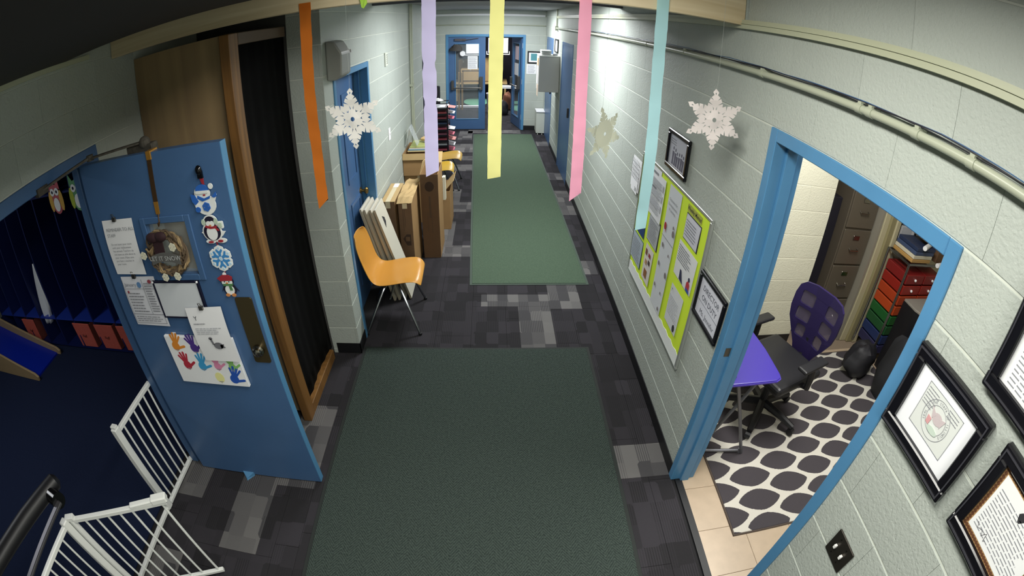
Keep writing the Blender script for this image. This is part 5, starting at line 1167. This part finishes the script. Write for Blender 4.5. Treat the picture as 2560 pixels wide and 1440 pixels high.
# dark chair at far left
t = thing('office_chair', 'black office chair standing in the far left alcove', 'chair', (-1.12,9.7,0))
M_bk = mat('black_plastic', '#1a1a1e', .45)
obj('backrest', G().box(-1.30,-1.06,9.86,9.92,.55,1.02), M_bk, t, bevel=.02, seg=2); obj('seat', G().box(-1.34,-1.02,9.45,9.85,.40,.47), M_bk, t, bevel=.02, seg=2)
obj('armrest', G().tube([(-1.0,9.80,.62),(-1.0,9.45,.62),(-1.0,9.42,.58),(-1.02,9.5,.42)], .018, 8), M_bk, t, smooth=True)
obj('stem', G().cyl((-1.18,9.65,.08), (-1.18,9.65,.40), .03, 10), M_bk, t)
for k in range(5): a = k*2*PI/5; obj('base_leg', G().beam((-1.18,9.65,.08), (-1.18+.27*math.cos(a),9.65+.27*math.sin(a),.05), .04, .03).sphere((-1.18+.27*math.cos(a),9.65+.27*math.sin(a),.03), .03, 8, 5), M_bk, t)

# ================================================================== room past the double doors
BG = 'cardboard boxes in the back room'
carton('cardboard box stacked behind the left far door glass', -.90, -.36, 14.0, 14.5, .55, .93, group=BG, mf=card('cardboard_pale', '#b09468'))
carton('cardboard box behind the yellow streamer in the back room', -.22, .28, 14.2, 14.7, .56, 1.22, group=BG, mf=card('cardboard_pale', '#b09468'))
carton('cardboard box at the back left of the far room', -1.0, -.72, 14.55, 14.95, .55, 1.15, group=BG, mf=M_cb)
t = thing('work_table', 'low wooden work table with boxes in the back room', 'table', (-.3,14.4,0))
obj('top', G().box(-1.1,.42,13.95,14.95,.50,.545), wood('table_maple', '#a98c5c', '#bda072', 20, 'x'), t, bevel=.004)
for (x, y) in ((-1.02,14.0),(.36,14.0),(-1.02,14.9),(.36,14.9)): obj('leg', G().box(x-.025, x+.025, y-.025, y+.025, 0, .50), MATS['table_maple'], t)
tag(obj('wood_rail', G().box(-.80,-.30,13.0,13.03,.70,.73).box(-.80,-.30,13.0,13.03,.98,1.01).box(-.80,-.77,13.0,13.03,0,1.01).box(-.33,-.30,13.0,13.03,0,1.01), wood('rail_dark', '#4a3a2c', '#5c4836', 20, 'x')), 'dark wooden rail stand seen through the far door glass', 'rack')
for x in (-.86, -.78): tag(obj('wood_post', G().box(x-.018, x+.018, 12.6, 12.64, 0, 1.0), wood('post_pine', '#b08c56', '#c8a56c', 20, 'z')), 'pale wooden post behind the far door glass, %s of two' % ('left' if x < -.8 else 'right'), 'post', 'wooden posts in the back room')
for x0, x1, z0, z1, lb in ((-.75,-.30,1.40,1.70,'white hanging board seen through the far door, left one'), (-.13,.42,1.42,1.86,'white hanging board seen past the yellow streamer')):
    t = thing('hanging_board', lb, 'board', ((x0+x1)/2,14.0,z0), 0, 'white boards on the back room wall'); obj('panel', G().box(x0, x1, 13.99, 14.01, z0, z1), M_white, t); obj('shelf_rail', G().box(x0-.05, x1+.05, 13.97, 14.03, z0-.05, z0-.03).box(x0-.05, x0-.03, 13.97, 14.03, z0-.03, z0+.05).box(x1+.03, x1+.05, 13.97, 14.03, z0-.03, z0+.05), M_white, t)
tag(obj('play_rug', Fr((-.45,13.9,0), (1,0,0), (0,1,0), (0,0,1)).poly(G(), ell(0,0,.36,.7,24), .001, .008), mat('rug_green', '#6fa98a', .9)), 'green oval rug on the back room floor', 'rug')
tag(obj('play_rug', Fr((.75,13.2,0), (1,0,0), (0,1,0), (0,0,1)).poly(G(), ell(0,0,.4,.8,24), .001, .008), mat('rug_teal', '#5f8f7a', .9)), 'green rug seen right of the yellow streamer', 'rug')
tag(obj('white_bin', G().lathe([(.12,0),(.15,.46),(.158,.47),(.158,.50),(.14,.50),(.12,.05)], (-.0,12.25,0), 20), mat('bin_white', '#d4d2da', .5), smooth=True), 'tall white waste bin beside the yellow streamer in the back room', 'bin')
t = thing('white_shelf_plank', 'white plank bench across the back room right of the streamer', 'bench', (.45,13.2,0)); obj('plank', G().box(.12,.9,13.1,13.35,.50,.56), M_white, t); obj('leg', G().box(.15,.19,13.15,13.3,0,.5), M_white, t); obj('leg', G().box(.83,.87,13.15,13.3,0,.5), M_white, t)
tag(obj('plush_toy', blob((.38,12.6,.0+.24), .16, (.8,.8,1.5), 5, flat=1.0), mat('plush_brown', '#7a4f3a', .9), smooth=True), 'brown stuffed toy near the open far door', 'toy')
tag(obj('black_bag', blob((.26,11.95,.14), .17, (.9,.8,1.2), 6, flat=.65), mat('bag_black', '#1c1c22', .6), smooth=True), 'black bag on the back room floor beside the streamer', 'bag')
tag(obj('floor_plank', G().box(-.95,-.2,12.9,13.0,0,.05), M_white), 'white strip lying on the back room floor', 'strip')
# ================================================================== office
def ogee():
    m = mat('ogee_rug', '#ccc7b4', .95, spec=.1); nt = m.node_tree; N = nt.nodes; L = nt.links; b = N['Principled BSDF']
    g_ = N.new('ShaderNodeNewGeometry'); nz = N.new('ShaderNodeTexNoise'); nz.inputs['Scale'].default_value = 140; L.new(g_.outputs['Position'], nz.inputs['Vector'])
    sv = N.new('ShaderNodeVectorMath'); sv.operation = 'SCALE'; sv.inputs['Scale'].default_value = .008; L.new(nz.outputs['Color'], sv.inputs[0])
    av = N.new('ShaderNodeVectorMath'); L.new(g_.outputs['Position'], av.inputs[0]); L.new(sv.outputs[0], av.inputs[1])
    sx = N.new('ShaderNodeSeparateXYZ'); L.new(av.outputs[0], sx.inputs[0])
    def mth(op, a, bb=None):
        n = N.new('ShaderNodeMath'); n.operation = op
        for i, q in enumerate((a, bb)):
            if q is None: continue
            if isinstance(q, (int, float)): n.inputs[i].default_value = q
            else: L.new(q, n.inputs[i])
        return n.outputs[0]
    PX, PY = .535, .1835; res = []
    for ox, oy in ((1.613, 1.361), (1.613+PX/2, 1.361+PY/2)):
        fx = mth('SUBTRACT', mth('FRACT', mth('ADD', mth('DIVIDE', mth('SUBTRACT', sx.outputs[0], ox), PX), 50.5)), .5)
        fy = mth('SUBTRACT', mth('FRACT', mth('ADD', mth('DIVIDE', mth('SUBTRACT', sx.outputs[1], oy), PY), 50.5)), .5)
        ax = mth('DIVIDE', mth('ABSOLUTE', fx), .285); ay = mth('DIVIDE', mth('ABSOLUTE', fy), .44)
        res.append(mth('LESS_THAN', mth('ADD', mth('POWER', ax, 1.7), mth('POWER', ay, 1.35)), 1.0))
    mk = mth('MAXIMUM', res[0], res[1])
    mx = N.new('ShaderNodeMix'); mx.data_type = 'RGBA'; mx.inputs[6].default_value = srgb('#d2cec4'); mx.inputs[7].default_value = srgb('#4a464a'); L.new(mk, mx.inputs[0]); L.new(mx.outputs[2], b.inputs['Base Color'])
    n2 = N.new('ShaderNodeTexNoise'); n2.inputs['Scale'].default_value = 420; L.new(g_.outputs['Position'], n2.inputs['Vector'])
    bp = N.new('ShaderNodeBump'); bp.inputs['Strength'].default_value = .5; bp.inputs['Distance'].default_value = .004; L.new(n2.outputs[0], bp.inputs['Height']); L.new(bp.outputs[0], b.inputs['Normal'])
    return m
t = thing('ogee_rug', 'charcoal and cream ogee-patterned rug on the office floor', 'rug', (2.35,1.92,0))
obj('pile', G().box(1.355,3.42,1.15,2.685,.0015,.011), ogee(), t, bevel=.003)
obj('binding', G().box(1.345,1.355,1.14,2.695,.001,.009).box(3.42,3.43,1.14,2.695,.001,.009).box(1.355,3.42,1.14,1.15,.001,.009).box(1.355,3.42,2.685,2.695,.001,.009), mat('rug_binding', '#4e433c', .9), t)
# purple table
t = thing('folding_table', 'purple topped folding table with grey legs in the office', 'table', (1.45,2.0,0))
ft = Fr((0,0,0), (1,0,0), (0,1,0), (0,0,1))
pts = [(1.245,1.668),(1.565,1.672),(1.600,1.69),(1.612,1.73),(1.625,1.95),(1.618,2.12),(1.59,2.28),(1.52,2.40),(1.245,2.44)]
obj('table_top', ft.poly(G(), pts, .700, .722), mat('purple_laminate', '#382a92', .35), t, bevel=.006, seg=2)
obj('edge_band', ft.poly(G(), [(x+.003 if x > 1.4 else x, y-.003 if y < 1.8 else y) for x, y in pts], .704, .714), mat('purple_edge', '#4c3cac', .4), t)
M_gl = mat('grey_tube', '#77787e', .35, .6)
for y in (1.755, 2.33):
    obj('leg', G().cyl((1.615,y-.015,.015), (1.33,y-.04,.70), .0115, 10), M_gl, t, smooth=True); obj('leg', G().cyl((1.27,y+.03,.015), (1.56,y+.03,.70), .0115, 10), M_gl, t, smooth=True)
    obj('foot_bar', G().tube([(1.28,y+.04,.03),(1.595,y-.005,.03)], .011, 8), M_gl, t, smooth=True); obj('foot_cap', G().cyl((1.60,y-.006,.012), (1.60,y-.006,.045), .014, 10), M_gl, t)
t = tag(obj('phone_cord', G().tube([(1.30,1.72,.722),(1.29,1.75,.76),(1.28,1.80,.80),(1.27,1.83,.74)], .014, 8), M_bk, smooth=True), 'small black item on the purple table beside the door frame', 'office item')
# purple mesh chair
t = thing('mesh_chair', 'purple mesh office chair with black arms at the purple table', 'chair', (1.90,2.09,.011), PI+.32)
M_pm = mat('purple_mesh', '#33245e', .7, noise=.1, nscale=300, alpha=.93); M_pd2 = mat('purple_frame', '#241a48', .45)
outl = [(.075,.42),(.105,.50),(.150,.58),(.200,.68),(.214,.76),(.212,.86),(.196,.925),(.160,.958),(.08,.97)]; outl = outl + [(-u, v) for u, v in outl[::-1]]
fb = Fr((-.255,0,0), (0,-1,0), (-.03,0,1), (1,0,.03)); fb.u.normalize(); fb.n.normalize()
def curve_back(g):
    for p in g.v: p.x += .9*(p.y**2)
    return g
holes = [rrect(.055,.80,.165,.90,.02), rrect(-.165,.80,-.055,.90,.02), rrect(.05,.68,.165,.775,.02), rrect(-.165,.68,-.05,.775,.02), rrect(.045,.565,.125,.655,.02), rrect(-.125,.565,-.045,.655,.02)]
M_screen = mat('mesh_screen', '#5a5168', .8, alpha=.6)
obj('backrest', curve_back(sheet_holes(fb, outl, holes, .022)), M_pd2, t, local=True)
for h in holes:
    obj('mesh_panel', curve_back(fb.poly(G(), h, -.002, .002)), M_screen, t, local=True)
obj('seat', G().box(-.22,.26,-.24,.24,.43,.50), M_bk, t, bevel=.03, seg=3, local=True)
obj('back_support', G().tube([(-.10,0,.42),(-.24,0,.41),(-.285,0,.48),(-.285,0,.60)], .028, 8), M_bk, t, smooth=True, local=True)
for s in (-1, 1):
    a = obj('armrest', G().box(-.11,.15,s*.265-.04,s*.265+.04,.635,.662), M_bk, t, bevel=.012, seg=2, local=True)
    obj('arm_post', G().tube([(-.02,s*.22,.44),(-.01,s*.275,.46),(.0,s*.275,.55),(.02,s*.265,.635)], [.02,.022,.024,.026], 8), M_bk, a, smooth=True, local=True)
obj('gas_lift', G().cyl((0,0,.10), (0,0,.43), .028, 12).cyl((0,0,.36), (0,0,.43), .06, 12), M_bk, t, local=True)
for k in range(5):
    a = k*2*PI/5+.55; e = (.30*math.cos(a), .30*math.sin(a)); lg = obj('base_leg', G().tube([(0,0,.115),(e[0]*.6,e[1]*.6,.10),(e[0],e[1],.075)], [.034,.028,.022], 8), M_bk, t, smooth=True, local=True)
    obj('castor', G().cyl((e[0]-.02*math.sin(a),e[1]+.02*math.cos(a),.034), (e[0]+.02*math.sin(a),e[1]-.02*math.cos(a),.034), .028, 10), M_bk, lg, local=True)
# filing cabinets in the closet opening
t = thing('filing_cabinet', 'tall brown-grey four drawer filing cabinet in the closet opening', 'filing cabinet', (3.05,3.2,0))
M_fc = mat('cabinet_taupe', '#5f574b', .4, .2)
obj('body', G().box(2.875,3.23,2.955,3.55,.0,1.47), M_fc, t, bevel=.004)
for k in range(4):
    z = .09+k*.345; d_ = obj('drawer', G().box(2.885,3.22,2.938,2.955,z,z+.325), M_fc, t, bevel=.003)
    obj('label_holder', G().box(3.01,3.085,2.930,2.938,z+.235,z+.275), mat('chrome', '#9a968c', .2, 1), d_, bevel=.002)
    obj('pull', G().tube([(3.0,2.938,z+.155),(3.0,2.915,z+.145),(3.10,2.915,z+.145),(3.10,2.938,z+.155)], .006, 6), mat('chrome', '#9a968c', .2, 1), d_)
tag(obj('filing_cabinet', G().box(2.62,2.86,3.05,3.6,.0,1.34), mat('cabinet_black', '#1d1c26', .45), bevel=.005), 'black filing cabinet in the shadow left of the brown one', 'filing cabinet')
t = struct('trim_6', 'cream painted casing beside the closet opening', loc=(3.38,OFY,0))
M_cs = mat('casing_cream', '#b9b192', .45)
obj('casing', G().box(3.27,3.34,OFY-.02,OFY+.12,0,2.3), M_cs, t, bevel=.003); obj('casing', G().box(3.34,3.41,OFY-.045,OFY+.12,0,2.3), mat('casing_olive', '#8f8764', .5), t, bevel=.003); obj('casing', G().box(3.41,3.47,OFY-.06,OFY+.12,0,2.3), M_cs, t, bevel=.006, seg=2)
obj('door_edge', G().box(3.235,3.262,OFY-.01,OFY+.10,0,2.3), mat('door_edge_grey', '#8b867a', .4), t)
FOW = Fr((0,OFY,0), (1,0,0), (0,0,1), (0,-1,0))
t = wall_frame(FOW, 3.50, 3.80, 1.02, 1.26, 'black framed certificate on the cream office wall', mat('pale_photo', '#c9ccd0', .6))
# drawer cart
t = thing('drawer_cart', 'metal frame cart of red, orange and green drawers in the office corner', 'drawer cart', (3.72,2.65,0))
for (x, y) in ((3.40,2.52),(3.98,2.52),(3.40,2.82),(3.98,2.82)): obj('post', G().cyl((x,y,.04), (x,y,1.02), .012, 8), M_chr, t, smooth=True)
for i, c in enumerate(('#7a1c1c','#8c2018','#a83c1c','#b0441e','#1d5a2a','#1f4f2c','#20305c','#2a2a4e')):
    z = .93-i*.105
    for cxx in (3.42, 3.70):
        d_ = obj('drawer', G().box(cxx, cxx+.265, 2.50, 2.80, z-.09, z), mat('drawer_'+c, c, .35), t, bevel=.004)
        obj('knob', G().sphere((cxx+.13,2.492,z-.045), .013, 8, 5), M_white, d_)
obj('frame_rail', G().tube([(3.40,2.52,1.02),(3.98,2.52,1.02),(3.98,2.82,1.02),(3.40,2.82,1.02)], .012, 8, close=True), M_chr, t, smooth=True)
for k, (c, lb) in enumerate((('#b08a52','tan'),('#c9c2ae','cream'),('#3c4a6a','dark blue'),('#22304f','navy'))):
    tag(obj('binder', G().box(3.43+.01*k,3.72+.01*k,2.53,2.80,1.035+k*.035,1.067+k*.035), mat('binder_'+c, c, .5), bevel=.003), lb+' binder stacked on the drawer cart', 'binder', 'binders on the drawer cart')
tag(obj('paper_roll', G().cyl((3.52,2.50,1.19), (3.78,2.62,1.19), .022, 12), M_white, smooth=True), 'white paper roll on the binder stack', 'paper roll', 'paper rolls on the drawer cart')
tag(obj('paper_roll', G().cyl((3.76,2.46,1.057), (4.0,2.50,1.057), .022, 12), M_white, smooth=True), 'white paper roll lying on the right of the drawer cart', 'paper roll', 'paper rolls on the drawer cart')
tag(obj('yellow_envelope', G().box(-.12,.12,-.10,.10,0,.03), mat('envelope_yellow', '#c99a2c', .6), bevel=.01), 'yellow envelope on top of the binder stack', 'envelope').location = (3.72,2.66,1.215)
tag(obj('storage_carton', G().box(3.84,4.1,2.55,2.82,1.035,1.36), M_cbd, bevel=.004), 'brown carton standing on the drawer cart', 'box')
# black desk
t = thing('office_desk', 'black desk with grey top at the right of the office doorway', 'desk', (3.65,2.2,0))
obj('desk_top', G().add([(3.46,2.30,.70),(3.47,2.47,.70),(4.3,2.45,.70),(4.2,1.6,.70),(3.66,1.75,.70),(3.46,2.30,.722),(3.47,2.47,.722),(4.3,2.45,.722),(4.2,1.6,.722),(3.66,1.75,.722)], [(4,3,2,1,0),(5,6,7,8,9),(0,1,6,5),(1,2,7,6),(2,3,8,7),(3,4,9,8),(4,0,5,9)]), mat('desk_grey', '#8c8880', .45), t, bevel=.003)
obj('panel', G().add([(3.46,2.30,0),(3.47,2.47,0),(3.47,2.47,.70),(3.46,2.30,.70),(3.66,1.75,0),(3.66,1.75,.70)], [(0,1,2,3),(4,0,3,5)]), mat('desk_black', '#15151a', .4), t, solid=.012)
tag(obj('tote_bag', blob((3.12,2.40,.145), .17, (1.0,.75,1.1), 12, flat=.7), mat('bag_black', '#1c1c22', .6), smooth=True), 'black bag slumped on the floor below the drawer cart', 'bag')
tag(obj('black_jacket', blob((3.27,2.02,.24), .23, (.7,1.0,1.7), 14, flat=.60), mat('jacket_black', '#1a1b20', .8, noise=.2, nscale=9), smooth=True), 'black coat heaped against the desk inside the office doorway', 'coat')
t = thing('wall_outlet', 'black wall outlet with white plugs in the office', 'outlet', (3.71,OFY,.33)); obj('plate', FOW.box(G(), 3.68,3.75,.31,.42,.001,.008), M_bk, t); obj('plug', FOW.box(G(), 3.70,3.735,.34,.40,.008,.04), M_white, t, bevel=.004)
obj('cord', G().tube([(3.72,OFY-.04,.36),(3.74,OFY-.07,.25),(3.68,OFY-.09,.14),(3.62,OFY-.10,.02)], .005, 6), mat('cord_grey', '#9a9aa0', .5), t, smooth=True)
